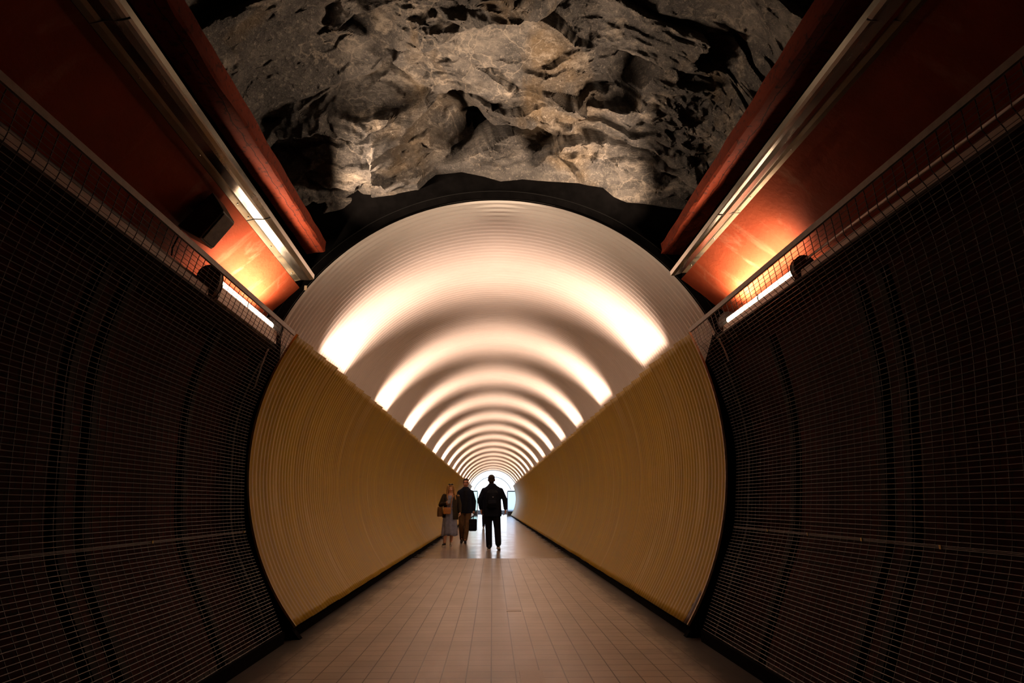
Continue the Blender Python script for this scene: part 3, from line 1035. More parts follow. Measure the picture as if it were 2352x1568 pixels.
def rock():
    xs = np.r_[np.linspace(-3.15, -2.3, 12), np.linspace(-2.27, 2.27, 520), np.linspace(2.3, 3.15, 12)]
    # distance along the vault from the mouth, then height
    ss = np.r_[np.linspace(0, 3.3, 430), np.linspace(3.35, 9.6, 60)]
    yy, zz = [5.76], [0.0]
    for k in range(1, len(ss)):
        d = ss[k] - ss[k - 1]
        sl = math.radians(8 + 52 * math.exp(-((ss[k] - .25) / 1.15) ** 2) - 14 * math.exp(-(ss[k] / .12) ** 2))
        yy.append(yy[-1] - d * math.cos(sl))
        zz.append(zz[-1] + d * math.sin(sl))
    yy, zz = np.array(yy), np.array(zz)
    S, X = np.meshgrid(ss, xs, indexing='ij')
    Yb = np.repeat(yy[:, None], len(xs), 1)
    zb = np.interp(xs, ob[:, 0], ob[:, 1])
    flat = 3.98
    w = np.exp(-S / .55)
    Zb = zz[:, None] + (zb[None] * w + flat * (1 - w))
    ax = np.abs(X)
    Zb -= .06 * np.minimum(ax, 2.0) ** 2.2 * (1 - w)
    Zb -= np.clip(ax - 2.0, 0, None) ** 1.5 * 2.2
    # edges run down to the floor so the cave is closed
    edge = ax > 3.1
    Zb = np.where(edge, -.05, Zb)
    U = X + .07 * vnoise(X, S, .40, 1) + .03 * vnoise(X, S, .13, 2)
    V = S + .07 * vnoise(X, S, .40, 3) + .022 * vnoise(X, S, .13, 4) + .15 * X
    U = U + .014 * vnoise(X, S, .05, 41)
    V = V + .010 * vnoise(X, S, .05, 42)
    h = .20 * vnoise(U, V, 1.1, 5)
    h += vor(U, V, 1.0, .40, .11, .36, 6, .22, .06)
    h += vor(U, V, .46, .15, .042, .24, 7, .18, .10) * np.clip(.5 + 1.1 * vnoise(X, S, .7, 8), 0, 1)
    h += vor(U, V, .22, .07, .013, .22, 9, .12, .22) * np.clip(.6 + 1.2 * vnoise(X, S, .5, 18), 0, 1)
    h += vor(U, V, .06, .03, .005, .2, 12, -.3, .4) * np.clip(.3 + 1.2 * vnoise(X, S, .4, 19), 0, 1)
    h += .007 * vnoise(U, V, .09, 10) + .003 * vnoise(U, V, .028, 11)
    h += .004 * vnoise(U, V, .045, 31) + .002 * vnoise(U, V, .018, 32)
    fade = np.clip((S - .07) / .35, 0, 1) * np.where(edge, 0, 1)
    h = h * fade
    nrm_y, nrm_z = -.55, -.83          # pushes out of the rock, towards the passage
    P = np.stack([X + .25 * h * vnoise(X, S, .5, 13), Yb + h * nrm_y, Zb + h * nrm_z], -1)
    return MB().grid(P)
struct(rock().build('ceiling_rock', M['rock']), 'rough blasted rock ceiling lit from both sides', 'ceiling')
# unseen wall added behind the viewer so no daylight leaks in
struct(MB().box((-3.3, -3.2, -.1), (3.3, -3.0, 6.2)).build('blocker_wall_back', M['concrete']), 'unseen dark wall added behind the viewer to keep daylight out', 'wall')

# added fill lights above the beams, put in to brighten the rock
def add_rock_fill(sx, en):
    ld = bpy.data.lights.new('rock fill', 'AREA')
    ld.shape = 'RECTANGLE'
    ld.size, ld.size_y = .06, .7
    ld.energy = en
    ld.color = (1, .74, .52)
    ld.spread = math.radians(94)
    o = bpy.data.objects.new('rock_fill', ld)
    COL.objects.link(o)
    e = (L if sx < 0 else R)['beam_i'](5.12)
    p = Vector((e[0] + sx * .07, 5.12, e[2] + .14))
    an = math.radians(33)
    d = Vector((-sx * math.cos(an), 0, math.sin(an)))
    zax, yax = -d, Vector((0, 1, 0))
    o.matrix_world = Matrix.Translation(p) @ Matrix((yax.cross(zax), yax, zax)).transposed().to_4x4()
add_rock_fill(-1, 42)
add_rock_fill(1, 42)

# ------------------------------------------------------------------ far portal
YP = Y1
def portal():
    a = np.radians(np.linspace(214, -34, 70))
    inner = np.stack([WC[0] + 2.19 * np.cos(a), 1.70 + 2.19 * np.sin(a)], 1)
    out = np.stack([WC[0] + 6 * np.cos(a), 1.70 + 6 * np.sin(a)], 1)
    P = np.stack([np.stack([inner[:, 0], np.full(70, y), inner[:, 1]], 1) for y in (YP + .25, YP)] + [np.stack([out[:, 0], np.full(70, y), out[:, 1]], 1) for y in (YP, YP + .25)], 0)
    return MB().grid(P)
struct(portal().build('wall_exit', M['frame']), 'dark end wall framing the bright tunnel exit', 'wall')
def exit_door(sx, nm, glass, label):
    root = empty(nm, (sx * 1.3, YP + .6, 0), label, 'door')
    root['kind'] = 'structure'
    o = (-sx * 1.3, 0, 0)
    x0, x1 = sorted((0.0, sx * .75))
    MB().box((-.035, -.04, 0), (.035, .04, 2.06)).build('post', M['frame'], root)
    MB().box((-.045, -.06, .0), (.045, -.042, 1.0)).build('post_guard', M['blue'], root)
    MB().box((x0, -.03, 2.06), (x1, .03, 2.16)).build('head_rail', M['frame'], root)
    MB().box((x0, -.03, 0), (x1, .03, .38)).build('kick_panel', M['lowwall'], root)
    MB().box((x0, -.012, .38), (x1, .012, 2.06)).build('pane', glass, root)
    MB().box((x0, -.12, 0.0), (x1, -.05, .05)).build('threshold', M['blue'], root)
exit_door(-1, 'door_1', M['clear_glass'], 'greenish glass side panel of the exit beside the walking man')
exit_door(1, 'door_2', M['frost_glass'], 'blue frosted glass side panel of the exit')
def fan_frame():
    a = np.radians(np.linspace(160, 20, 50))
    b = MB()
    b.tube([(math.cos(t) * 1.72, YP + .6, 1.62 + 1.72 * math.sin(t)) for t in a], .028, 8)
    for k in (62, 100, 118):
        t = math.radians(k)
        b.tube([(math.cos(t) * 1.72, YP + .6, 1.62 + 1.72 * math.sin(t)), (math.cos(t) * 1.98, YP + .6, 1.62 + 1.98 * math.sin(t))], .02, 6)
    return b
struct(fan_frame().build('window_1', M['frame']), 'thin arched fanlight frame over the bright exit', 'window')
struct(MB().box((-12, YP + 1.0, -.2), (12, YP + 40, -.005)).build('street', M['asphalt']), 'pale street paving outside the exit', 'street')
struct(MB().box((-5, YP + 9, -.01), (5, YP + 9.4, .42)).build('wall_street', M['lowwall']), 'dark low wall across the street outside', 'wall')

# ------------------------------------------------------------------ people
def remeshed(mb, name, mat, parent, voxel=.009, smooth=4, group=None):
    me = bpy.data.meshes.new(name)
    me.from_pydata(np.concatenate(mb.v).tolist(), [], mb.f)
    me.update()
    tmp = bpy.data.objects.new('tmp', me)
    COL.objects.link(tmp)
    md = tmp.modifiers.new('r', 'REMESH')
    md.mode = 'VOXEL'
    md.voxel_size = voxel
    if smooth:
        sm = tmp.modifiers.new('s', 'SMOOTH')
        sm.iterations = smooth
        sm.factor = .5
    dg = bpy.context.evaluated_depsgraph_get()
    dg.update()
    new = bpy.data.meshes.new_from_object(tmp.evaluated_get(dg))
    bpy.data.objects.remove(tmp)
    bpy.data.meshes.remove(me)
    new.name = name
    new.materials.clear()
    new.materials.append(mat)
    new.polygons.foreach_set('use_smooth', np.ones(len(new.polygons), bool))
    o = bpy.data.objects.new(name, new)
    COL.objects.link(o)
    o.parent = parent
    return o

A3 = lambda *p: np.array(p, float)

def hand(mb, wrist, palm_dir, thumb_dir, curl_dir, s=1.0, curl=.45):
    """palm, four unequal curled fingers and a thumb from the palm's side"""
    u = np.array(palm_dir, float); u /= np.linalg.norm(u)
    t = np.array(thumb_dir, float); t -= u * (t @ u); t /= np.linalg.norm(t)
    c = np.array(curl_dir, float); c -= u * (c @ u) + t * (c @ t); c /= np.linalg.norm(c)
    w = np.array(wrist, float)
    knuck = w + u * .085 * s
    for k, off_ in enumerate((.030, .010, -.010, -.029)):
        mb.capsule(w + t * off_ * .55 * s, .017 * s, knuck + t * off_ * s, .013 * s, 8)
        ln = (.072, .080, .074, .058)[k] * s
        a = knuck + t * off_ * s
        q = a + (u * math.cos(curl) + c * math.sin(curl)) * ln * .45
        e = q + (u * math.cos(curl * 2.1) + c * math.sin(curl * 2.1)) * ln * .5
        mb.capsule(a, .0098 * s, q, .009 * s, 8)
        mb.capsule(q, .009 * s, e, .0078 * s, 8)
    b = w + u * .028 * s + t * .026 * s
    m = b + (u * .6 + t * .65 + c * .25) * .042 * s
    mb.capsule(b, .014 * s, m, .0115 * s, 8)
    mb.capsule(m, .0115 * s, m + (u * .85 + t * .2 + c * .35) * .034 * s, .009 * s, 8)

def head(mb, c, face, s=1.0):
    """skull, jaw, nose, brow, ears; face = -1 towards the viewer, 1 away"""
    c = np.array(c, float)
    mb.ellipsoid(c + A3(0, -face * .012, .030) * s, (.074 * s, .093 * s, .092 * s), 20, 14)
    mb.ellipsoid(c + A3(0, face * .022, -.045) * s, (.058 * s, .066 * s, .070 * s), 18, 12)
    mb.ellipsoid(c + A3(0, face * .060, -.088) * s, (.026 * s, .026 * s, .022 * s), 12, 8)
    mb.capsule(c + A3(0, face * .086, .012) * s, .010 * s, c + A3(0, face * .104, -.028) * s, .0145 * s, 8)
    for q in (-1, 1):
        mb.ellipsoid(c + A3(q * .030, face * .078, .020) * s, (.024 * s, .014 * s, .008 * s), 10, 6)
        mb.ellipsoid(c + A3(q * .036, face * .066, -.030) * s, (.022 * s, .020 * s, .020 * s), 10, 6)
        mb.ellipsoid(c + A3(q * .076, -face * .004, -.005) * s, (.011 * s, .021 * s, .033 * s), 10, 8)

def face_bits(root, c, face, s, lips=True):
    c = np.array(c, float)
    for q in (-1, 1):
        MB().ellipsoid(c + A3(q * .030, face * .083, .004) * s, (.012 * s, .007 * s, .0075 * s), 10, 8).build('eye', M['eyes'], root, smooth=True)
    MB().ellipsoid(c + A3(0, face * .088, -.058) * s, (.022 * s, .008 * s, .0065 * s), 10, 8).build('mouth', M['lips'], root, smooth=True)

def shoe(root, heel, toe, mat, sole_mat, lift=0.0, w=.046):
    """heel and toe points on the ground; lift raises the heel"""
    h, t = np.array(heel, float), np.array(toe, float)
    h = h + A3(0, 0, lift)
    d = t - h
    m = MB()
    m.capsule(h + A3(0, 0, .045), w * .82, h + d * .45 + A3(0, 0, .047), w * .86, 12)
    m.capsule(h + d * .45 + A3(0, 0, .045), w * .86, t - d * .12 + A3(0, 0, .036), w * .66, 12)
    m.capsule(h + A3(0, 0, .05), w * .75, h + A3(0, 0, .095), w * .8, 12)
    o = remeshed(m, 'shoe', mat, root, .008, 3)
    sl = MB()
    n = 10
    L_ = np.linalg.norm(d)
    u = d / L_
    sd = np.cross(u, A3(0, 0, 1)); sd /= np.linalg.norm(sd)
    up = np.cross(sd, u)
    if up[2] < 0: up = -up
    P = []
    for k in range(n + 1):
        f = k / n
        ww = w * (.55 + .5 * math.sin(math.pi * min(.96, .12 + f * .8)))
        p = h - u * .03 + u * (L_ + .045) * f
        P.append([p - sd * ww, p + sd * ww, p + sd * ww + up * .022, p - sd * ww + up * .022])
    sl.grid(np.array(P), None, True)
    sl.f.append((0, 1, 2, 3)); sl.f.append(tuple(n * 4 + i for i in (3, 2, 1, 0)))
    sl.build('sole', sole_mat, o)
    return o

def leg(mb, hip, knee, ankle, r=(.085, .058, .038)):
    mb.capsule(hip, r[0], knee, r[1], 14)
    mb.capsule(knee, r[1], A3(*knee) * .62 + A3(*ankle) * .38, r[1] * .98, 14)
    mb.capsule(A3(*knee) * .62 + A3(*ankle) * .38, r[1] * .98, ankle, r[2], 14)

def arm(mb, sh, el, wr, r=(.052, .041, .028)):
    mb.capsule(sh, r[0], el, r[1], 12)
    mb.capsule(el, r[1] * 1.02, wr, r[2], 12)

def person_body(root, J, mat, face, s=1.0, hands=None, feet=True):
    b = MB()
    head(b, J['head'], face, s)
    b.capsule(J['neck'], .064 * s, A3(*J['head']) - A3(0, face * .0, .06) * s, .056 * s, 14)
    b.loft([(A3(0, 0, J['chest'] + .20) + A3(J['cx'], 0, 0), .07, .06), (A3(J['cx'], 0, J['chest'] + .11), .150 * s, .08), (A3(J['cx'], 0, J['chest']), .170 * s, .112), (A3(J['cx'], 0, J['waist']), .145 * s, .10), (A3(J['cx'], 0, J['hip'] + .04), .165 * s, .112), (A3(J['cx'], 0, J['hip'] - .08), .13 * s, .09)], 24)
    for k in ('L', 'R'):
        arm(b, A3(*J['sh' + k]) * A3(.86, 1, 1) - A3(0, 0, .05), J['el' + k], J['wr' + k], (.046, .038, .028))
        leg(b, J['hp' + k], J['kn' + k], J['an' + k])
        b.capsule(A3(*J['an' + k]), .034, A3(*J['an' + k]) * .55 + A3(*J['toe' + k]) * .45 + A3(0, 0, .035), .020, 10)
    for (w, pd, td, cd, cu) in hands:
        hand(b, w, pd, td, cd, s, cu)
    return remeshed(b, 'body', mat, root, .0065, 3)

# --- man walking away, dark jacket, backpack
pm = ground(1129, 1262)
man = empty('person', (pm[0], pm[1], 0), 'person in black walking away towards the bright exit, arms at sides', 'person')
J = dict(head=(-.015, .0, 1.700), neck=(-.01, 0, 1.55), cx=.01, chest=1.34, waist=1.12, hip=.94,
         shL=(-.225, .0, 1.475), elL=(-.305, -.03, 1.20), wrL=(-.275, .03, .985), shR=(.245, 0, 1.475), elR=(.325, .04, 1.22), wrR=(.345, .02, .985),
         hpL=(-.095, 0, .92), knL=(-.075, .05, .50), anL=(-.06, .0, .10), toeL=(-.075, .17, .0), hpR=(.105, 0, .92), knR=(.145, .02, .50), anR=(.165, -.22, .16), toeR=(.19, -.06, .01))
person_body(man, J, M['skin2'], 1, 1.12, [((-.275, .03, .985), (.02, .05, -1), (0, 1, .1), (1, 0, 0), .5), ((.345, .02, .985), (.02, .05, -1), (0, 1, .1), (-1, 0, 0), .5)])
j = MB()
j.loft([(A3(0, -.005, 1.612), .078, .080), (A3(.005, 0, 1.555), .125, .10), (A3(.01, 0, 1.505), .205, .115), (A3(.01, 0, 1.47), .245, .125), (A3(.01, -.01, 1.40), .250, .145), (A3(.012, -.01, 1.2), .222, .150), (A3(.015, 0, 1.05), .225, .148), (A3(.018, 0, .90), .232, .150), (A3(.018, 0, .80), .228, .145)], 28)
for k, sx in (('L', -1), ('R', 1)):
    j.capsule(A3(*J['sh' + k]) * A3(.90, 1, 1) - A3(0, 0, .035), .070, J['el' + k], .066, 14)
    j.capsule(J['el' + k], .066, A3(*J['wr' + k]) + A3(0, 0, .01), .050, 14)
remeshed(j, 'jacket', M['navy'], man, .010, 5)
j = MB()
j.ellipsoid((.02, 0, .88), (.21, .135, .12), 20, 12)
for k in ('L', 'R'):
    j.capsule(J['hp' + k], .112, J['kn' + k], .086, 16)
    j.capsule(J['kn' + k], .086, A3(*J['an' + k]) + A3(0, 0, .0), .076, 16)
remeshed(j, 'trousers', M['darkjean'], man, .010, 5)
shoe(man, (-.055, -.05, 0), (-.08, .20, 0), M['leather'], M['sole'])
shoe(man, (.16, -.24, 0), (.19, -.04, 0), M['leather'], M['sole'], .045)
h = MB()
h.ellipsoid((-.015, -.016, 1.746), (.090, .108, .092), 20, 12)
h.ellipsoid((-.015, -.062, 1.685), (.078, .055, .075), 16, 10)
remeshed(h, 'hair', M['hair'], man, .008, 2)
bp = empty('backpack', (pm[0] + .012, pm[1] - .15, 1.0), 'black backpack with a small pale chevron on the walking man', 'backpack')
b = MB()
b.loft([(A3(0, -.06, .0), .13, .06), (A3(0, -.075, .04), .155, .085), (A3(0, -.08, .22), .160, .095), (A3(0, -.07, .38), .145, .085), (A3(0, -.05, .45), .09, .05)], 24)
remeshed(b, 'pack', M['nylon'], bp, .010, 3)
b = MB()
b.loft([(A3(0, -.15, .06), .10, .03), (A3(0, -.165, .12), .115, .035), (A3(0, -.155, .20), .10, .03)], 20)
remeshed(b, 'front_pocket', M['nylon'], bp, .008, 2)
b = MB()
b.tube([(.0, -.180, .285), (.016, -.183, .262), (.032, -.180, .285)], .0045, 6)
b.build('chevron', M['mark'], bp)
for sx in (-1, 1):
    MB().tube([(sx * .11, -.02, .42), (sx * .12, .06, .53), (sx * .13, .20, .54), (sx * .14, .29, .42), (sx * .16, .27, .22), (sx * .175, .10, .06), (sx * .14, -.02, .04)], .014, 8, True, .006).build('strap', M['nylon'], bp)

# --- woman towards the viewer
pw = ground(1032, 1253)
wom = empty('person', (pw[0], pw[1], 0), 'person with long blond hair in blue grey dress and dark coat, holding phone', 'person')
J = dict(head=(.01, -.01, 1.520), neck=(.01, 0, 1.375), cx=.01, chest=1.18, waist=1.01, hip=.86,
         shL=(-.165, 0, 1.315), elL=(-.265, .0, 1.08), wrL=(-.125, -.19, 1.12), shR=(.185, 0, 1.315), elR=(.255, .03, 1.09), wrR=(.275, -.03, .90),
         hpL=(-.08, 0, .83), knL=(-.10, -.05, .46), anL=(-.13, -.06, .09), toeL=(-.16, -.22, 0), hpR=(.09, 0, .83), knR=(.07, .05, .47), anR=(.035, .16, .11), toeR=(.04, .03, 0))
person_body(wom, J, M['skin'], -1, .93, [((-.125, -.19, 1.12), (1, -.35, .05), (0, -.3, 1), (.2, .9, 0), .55), ((.275, -.03, .90), (.05, -.1, -1), (0, -1, 0), (-1, 0, 0), .5)])
face_bits(wom, J['head'], -1, .93)
d = MB()
prof = [(1.33, .10, .07), (1.24, .150, .105), (1.14, .155, .118), (1.0, .132, .10), (.86, .168, .128), (.70, .185, .145), (.50, .195, .165), (.34, .205, .185), (.27, .21, .19)]
seg = 48
ang = np.linspace(0, 2 * np.pi, seg, endpoint=False)
P = []
for z, rx, ry in prof:
    fold = max(0, .95 - z) / .7
    rr_ = 1 + .085 * fold * np.sin(ang * 9 + z * 3) + .05 * fold * np.sin(ang * 4 + 1)
    sway = .02 * fold
    P.append(np.stack([.0 - .015 * fold + rx * rr_ * np.cos(ang), sway + ry * rr_ * np.sin(ang), np.full(seg, z) + .02 * fold * np.sin(ang * 3)], 1))
MB().grid(np.array(P), None, True).build('dress', M['dress'], wom, smooth=True, solid=.006)
# coat: open down the front
P = []
for z, rx, ry, g in [(1.365, .095, .075, 70), (1.335, .175, .10, 48), (1.27, .200, .125, 34), (1.15, .195, .138, 26), (1.0, .185, .135, 28), (.86, .205, .150, 32), (.74, .215, .160, 34)]:
    a = np.radians(np.linspace(-90 + g * .7, 270 - g * 1.1, 40))
    P.append(np.stack([.012 + rx * np.cos(a), .012 + ry * np.sin(a), np.full(40, z) - (.05 * (np.cos(a) > .2) if z < .8 else 0)], 1))
MB().grid(np.array(P)).build('coat', M['olive'], wom, smooth=True, solid=.016)
for k in ('L', 'R'):
    s_ = MB()
    s_.capsule(A3(*J['sh' + k]), .068, J['el' + k], .062, 14)
    s_.capsule(J['el' + k], .062, A3(*J['wr' + k]), .045, 14)
    remeshed(s_, 'sleeve', M['olive'], wom, .010, 4)
# hair
h = MB()
h.ellipsoid((.01, .012, 1.562), (.080, .098, .086), 20, 14)
for sx, pts in ((-1, [(-.060, -.03, 1.57), (-.080, -.035, 1.49), (-.088, -.045, 1.40), (-.085, -.085, 1.31), (-.065, -.115, 1.22)]), (1, [(.075, -.03, 1.57), (.096, -.03, 1.49), (.112, -.04, 1.40), (.130, -.085, 1.31), (.150, -.11, 1.23)]), (1, [(.08, .0, 1.54), (.11, .0, 1.45), (.14, -.02, 1.37), (.19, -.04, 1.325), (.245, -.06, 1.325)]), (0, [(.01, .09, 1.55), (.01, .11, 1.45), (.01, .12, 1.34), (.01, .125, 1.22)]), (-1, [(-.05, .06, 1.55), (-.075, .07, 1.45), (-.085, .075, 1.34), (-.08, .07, 1.24)]), (1, [(.07, .06, 1.55), (.095, .07, 1.45), (.10, .075, 1.34), (.10, .07, 1.24)])):
    n_ = len(pts)
    for q in range(n_ - 1):
        r0, r1 = .034 - .018 * q / (n_ - 1), .034 - .018 * (q + 1) / (n_ - 1)
        h.capsule(pts[q], r0 * 1.15, pts[q + 1], r1 * 1.15, 10)
remeshed(h, 'hair', M['blond'], wom, .008, 3)
g = MB()
for sx in (-1, 1):
    g.ellipsoid((.01 + sx * .034, -.072, 1.628), (.032, .012, .020), 12, 8)
    g.tube([(.01 + sx * .066, -.068, 1.63), (.01 + sx * .082, .02, 1.60)], .004, 6)
g.tube([(-.01, -.08, 1.632), (.03, -.08, 1.632)], .005, 6)
g.build('sunglasses', M['lens'], wom, smooth=True)
shoe(wom, (-.12, -.02, 0), (-.165, -.23, 0), M['leather'], M['shoe_white'], 0, .040)
shoe(wom, (.03, .19, 0), (.045, -.01, 0), M['shoe_white'], M['sole'], .03, .038)
ph = MB().box((-.035, -.005, -.07), (.035, .005, .07), Matrix.Rotation(math.radians(-50), 4, 'X'))
o = ph.build('mobile_phone', M['leather'], None, loc=(pw[0] - .02, pw[1] - .275, 1.155))
tag(bevel(o, .004), 'dark mobile phone in the hand of the blond person', 'phone')
def bag(name, loc, w, dd, hgt, mat, label, strap, flap=True):
    root = empty(name, loc, label, 'bag')
    b = MB()
    b.loft([(A3(0, 0, 0), w * .42, dd * .38), (A3(0, 0, hgt * .06), w * .50, dd * .5), (A3(0, 0, hgt * .45), w * .52, dd * .52), (A3(0, 0, hgt * .85), w * .49, dd * .45), (A3(0, 0, hgt), w * .44, dd * .3)], 24)
    remeshed(b, 'bag_body', mat, root, .007, 2)
    if flap:
        f = MB()
        f.loft([(A3(0, -dd * .30, hgt * .42), w * .40, dd * .26), (A3(0, -dd * .26, hgt * .7), w * .49, dd * .30), (A3(0, -dd * .12, hgt * 1.0), w * .47, dd * .36), (A3(0, 0, hgt * 1.03), w * .44, dd * .34)], 24)
        remeshed(f, 'flap', mat, root, .007, 2)
    if strap is not None:
        MB().tube(np.array(strap), .013, 8, True, .011).build('strap', mat, root)
    return root
bag('shoulder_bag', (pw[0] - .068, pw[1] - .215, .835), .205, .09, .175, M['tan'], 'tan leather shoulder bag on the front of the blond person', [(.08, .06, .14), (.095, .055, .25), (.115, .05, .36), (.13, .085, .45), (.14, .20, .53), (.10, .32, .50)])
bag('tote_bag', (pw[0] - .275, pw[1] - .02, .765), .15, .14, .26, M['tote'], 'brown canvas bag hanging at the hip of the blond person', [(.06, .03, .24), (.085, .025, .32), (.10, .02, .45), (.155, .02, .6), (.17, .06, .61)], False)

# --- man in dark jacket beside her
p2 = ground(1067, 1246.5)
m2 = empty('person', (p2[0], p2[1], 0), 'person with glasses in dark jacket and brown trousers carrying a black case', 'person')
J = dict(head=(.01, -.01, 1.715), neck=(.01, 0, 1.55), cx=.0, chest=1.34, waist=1.12, hip=.94,
         shL=(-.195, 0, 1.475), elL=(-.255, .02, 1.19), wrL=(-.245, -.08, .96), shR=(.205, 0, 1.475), elR=(.265, .03, 1.18), wrR=(.265, .0, .93),
         hpL=(-.09, 0, .92), knL=(-.10, -.02, .50), anL=(-.085, .12, .12), toeL=(-.09, -.04, 0), hpR=(.10, 0, .92), knR=(.07, -.07, .50), anR=(.02, -.10, .10), toeR=(.03, -.27, 0))
person_body(m2, J, M['skin2'], -1, 1.0, [((-.245, -.08, .96), (0, -.2, -1), (.2, -1, 0), (1, 0, 0), .5), ((.265, .0, .93), (-.02, 0, -1), (-.1, -1, 0), (-1, 0, 0), 1.15)])
face_bits(m2, J['head'], -1, 1.0)
j = MB()
j.loft([(A3(.01, .012, 1.60), .074, .072), (A3(.005, 0, 1.545), .125, .10), (A3(0, 0, 1.505), .185, .11), (A3(0, 0, 1.47), .220, .122), (A3(0, 0, 1.38), .225, .142), (A3(0, 0, 1.15), .205, .145), (A3(.0, 0, .98), .215, .148), (A3(0, 0, .84), .222, .150)], 28)
for k in ('L', 'R'):
    j.capsule(A3(*J['sh' + k]) * A3(.90, 1, 1) - A3(0, 0, .035), .066, J['el' + k], .061, 14)
    j.capsule(J['el' + k], .064, A3(*J['wr' + k]), .046, 14)
remeshed(j, 'jacket', M['navy'], m2, .010, 5)
sh_ = MB()
sh_.loft([(A3(.01, -.02, 1.56), .055, .055), (A3(.01, -.075, 1.48), .07, .07), (A3(.01, -.085, 1.30), .085, .075), (A3(.01, -.085, 1.10), .09, .075), (A3(.0, -.085, .90), .10, .075)], 20)
remeshed(sh_, 'shirt', M['shirt'], m2, .010, 3)
j = MB()
j.ellipsoid((.0, 0, .88), (.19, .13, .12), 20, 12)
for k in ('L', 'R'):
    j.capsule(J['hp' + k], .105, J['kn' + k], .080, 16)
    j.capsule(J['kn' + k], .080, J['an' + k], .066, 16)
remeshed(j, 'trousers', M['brown'], m2, .010, 5)
shoe(m2, (-.085, .13, 0), (-.09, -.09, 0), M['leather'], M['leather'], .04)
shoe(m2, (.02, -.06, 0), (.035, -.29, 0), M['leather'], M['leather'])
h = MB()
h.ellipsoid((.01, .016, 1.786), (.081, .098, .064), 20, 12)
h.ellipsoid((.01, .065, 1.71), (.072, .050, .07), 16, 10)
for sx in (-1, 1):
    h.ellipsoid((.01 + sx * .070, -.005, 1.735), (.014, .045, .045), 12, 8)
remeshed(h, 'hair', M['hair'], m2, .008, 2)
h = MB()
h.ellipsoid((.01, -.068, 1.632), (.045, .040, .036), 16, 10)
for sx in (-1, 1):
    h.capsule((.01 + sx * .062, -.025, 1.68), .014, (.01 + sx * .040, -.060, 1.635), .020, 10)
remeshed(h, 'beard', M['beard'], m2, .007, 2)
g = MB()
for sx in (-1, 1):
    a = np.linspace(0, 2 * np.pi, 14)
    g.tube([(.01 + sx * .033 + .026 * math.cos(t), -.112, 1.722 + .019 * math.sin(t)) for t in a], .0035, 6)
    g.tube([(.01 + sx * .059, -.108, 1.725), (.01 + sx * .078, .0, 1.72)], .003, 6)
g.tube([(.003, -.114, 1.724), (.017, -.114, 1.724)], .003, 6)
g.build('glasses', M['lens'], m2)
cs = empty('carry_case', (p2[0] + .235, p2[1] + .03, .335), 'black carry case in the hand of the person with glasses', 'case')
bevel(MB().box((-.115, -.17, 0), (.115, .17, .34)).build('shell', M['nylon'], cs), .035, 3)
MB().tube([(.0, -.07, .335), (.02, -.065, .40), (.03, -.05, .475), (.03, .05, .475), (.02, .065, .40), (0, .07, .335)], .010, 8).build('handle', M['nylon'], cs, smooth=True)
MB().box((-.117, -.172, .20), (.117, .172, .206)).build('zip_band', M['leather'], cs)

# --- someone farther on, almost hidden
p4 = ground(1114, 1213)
m4 = empty('person', (p4[0], p4[1], 0), 'person in dark clothes far down the tunnel, almost hidden behind the walking man', 'person')
J = dict(head=(.04, 0, 1.60), neck=(.04, 0, 1.44), cx=.04, chest=1.24, waist=1.04, hip=.88,
         shL=(-.14, 0, 1.38), elL=(-.17, .0, 1.12), wrL=(-.15, -.05, .90), shR=(.22, 0, 1.38), elR=(.26, 0, 1.12), wrR=(.24, -.05, .90),
         hpL=(-.04, 0, .86), knL=(-.07, -.03, .47), anL=(-.07, .03, .10), toeL=(-.07, -.14, 0), hpR=(.12, 0, .86), knR=(.13, .02, .47), anR=(.13, .06, .10), toeR=(.13, -.08, 0))
person_body(m4, J, M['skin2'], -1, .96, [((-.15, -.05, .90), (0, 0, -1), (0, -1, 0), (1, 0, 0), .5), ((.24, -.05, .90), (0, 0, -1), (0, -1, 0), (-1, 0, 0), .5)])
j = MB()
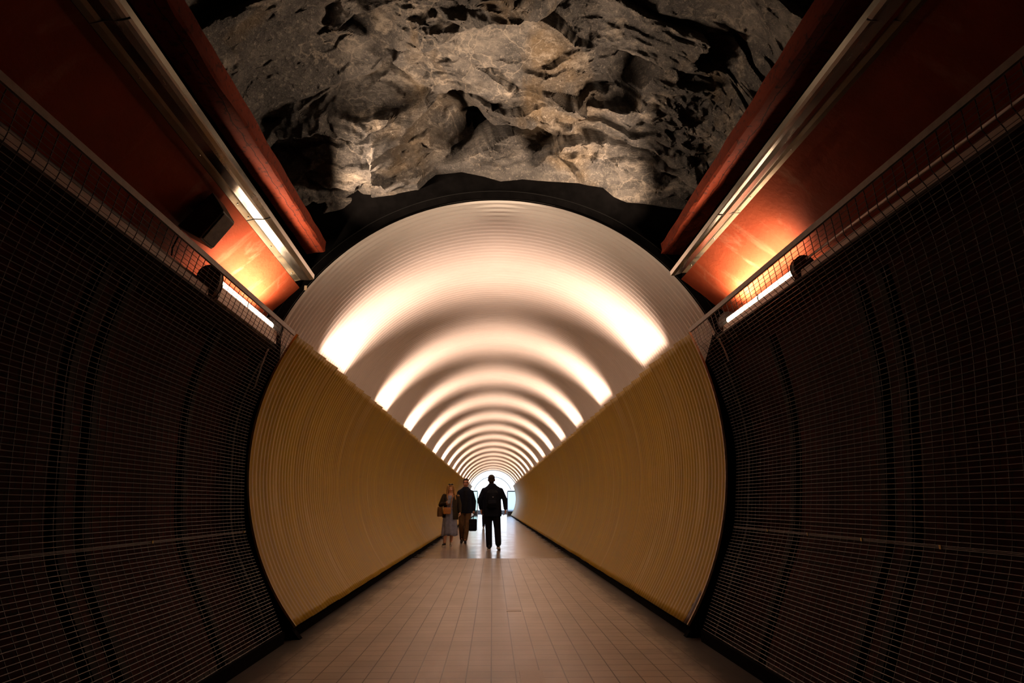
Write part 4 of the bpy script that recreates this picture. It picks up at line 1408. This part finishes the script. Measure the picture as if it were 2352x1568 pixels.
j.loft([(A3(.04, 0, 1.44), .12, .09), (A3(.04, 0, 1.39), .19, .115), (A3(.04, 0, 1.2), .19, .13), (A3(.04, 0, .9), .20, .14), (A3(.04, 0, .6), .215, .15)], 24)
for k in ('L', 'R'):
    j.capsule(J['sh' + k], .07, J['el' + k], .06, 12)
    j.capsule(J['el' + k], .06, J['wr' + k], .045, 12)
remeshed(j, 'coat', M['navy'], m4, .012, 3)
j = MB()
for k in ('L', 'R'):
    j.capsule(J['hp' + k], .10, J['kn' + k], .075, 12)
    j.capsule(J['kn' + k], .075, J['an' + k], .06, 12)
remeshed(j, 'trousers', M['darkjean'], m4, .012, 3)
shoe(m4, (-.07, .04, 0), (-.07, -.17, 0), M['leather'], M['sole'])
shoe(m4, (.13, .07, 0), (.13, -.13, 0), M['leather'], M['sole'])
h = MB()
h.ellipsoid((.04, .02, 1.645), (.079, .093, .08), 16, 10)
remeshed(h, 'hair', M['hair'], m4, .010, 2)

# the picture's wide lens showed everybody a little taller: true sizes
for root, base in ((man, pm), (bp, pm), (wom, pw), (bpy.data.objects['mobile_phone'], pw), (bpy.data.objects['shoulder_bag'], pw), (bpy.data.objects['tote_bag'], pw), (m2, p2), (cs, p2), (m4, p4)):
    k = .95
    root.scale = (k, k, k)
    root.location = Vector((base[0], base[1], 0)) + (root.location - Vector((base[0], base[1], 0))) * k

# ------------------------------------------------------------------ daylight outside, view
w = bpy.data.worlds.new('daylight')
scene.world = w
w.use_nodes = True
bg = w.node_tree.nodes['Background']
bg.inputs['Color'].default_value = (.72, .86, 1.0, 1)
bg.inputs['Strength'].default_value = 3.4

scene.view_settings.view_transform = 'Standard'
scene.view_settings.look = 'None'
scene.view_settings.gamma = 1.0
scene.view_settings.exposure = 0.0
scene.view_settings.use_curve_mapping = False
cy = scene.cycles
cy.use_denoising = True
cy.max_bounces = 10
cy.diffuse_bounces = 6
cy.glossy_bounces = 5
cy.transmission_bounces = 6
cy.sample_clamp_indirect = 6.0
cy.caustics_reflective = False
cy.caustics_refractive = False
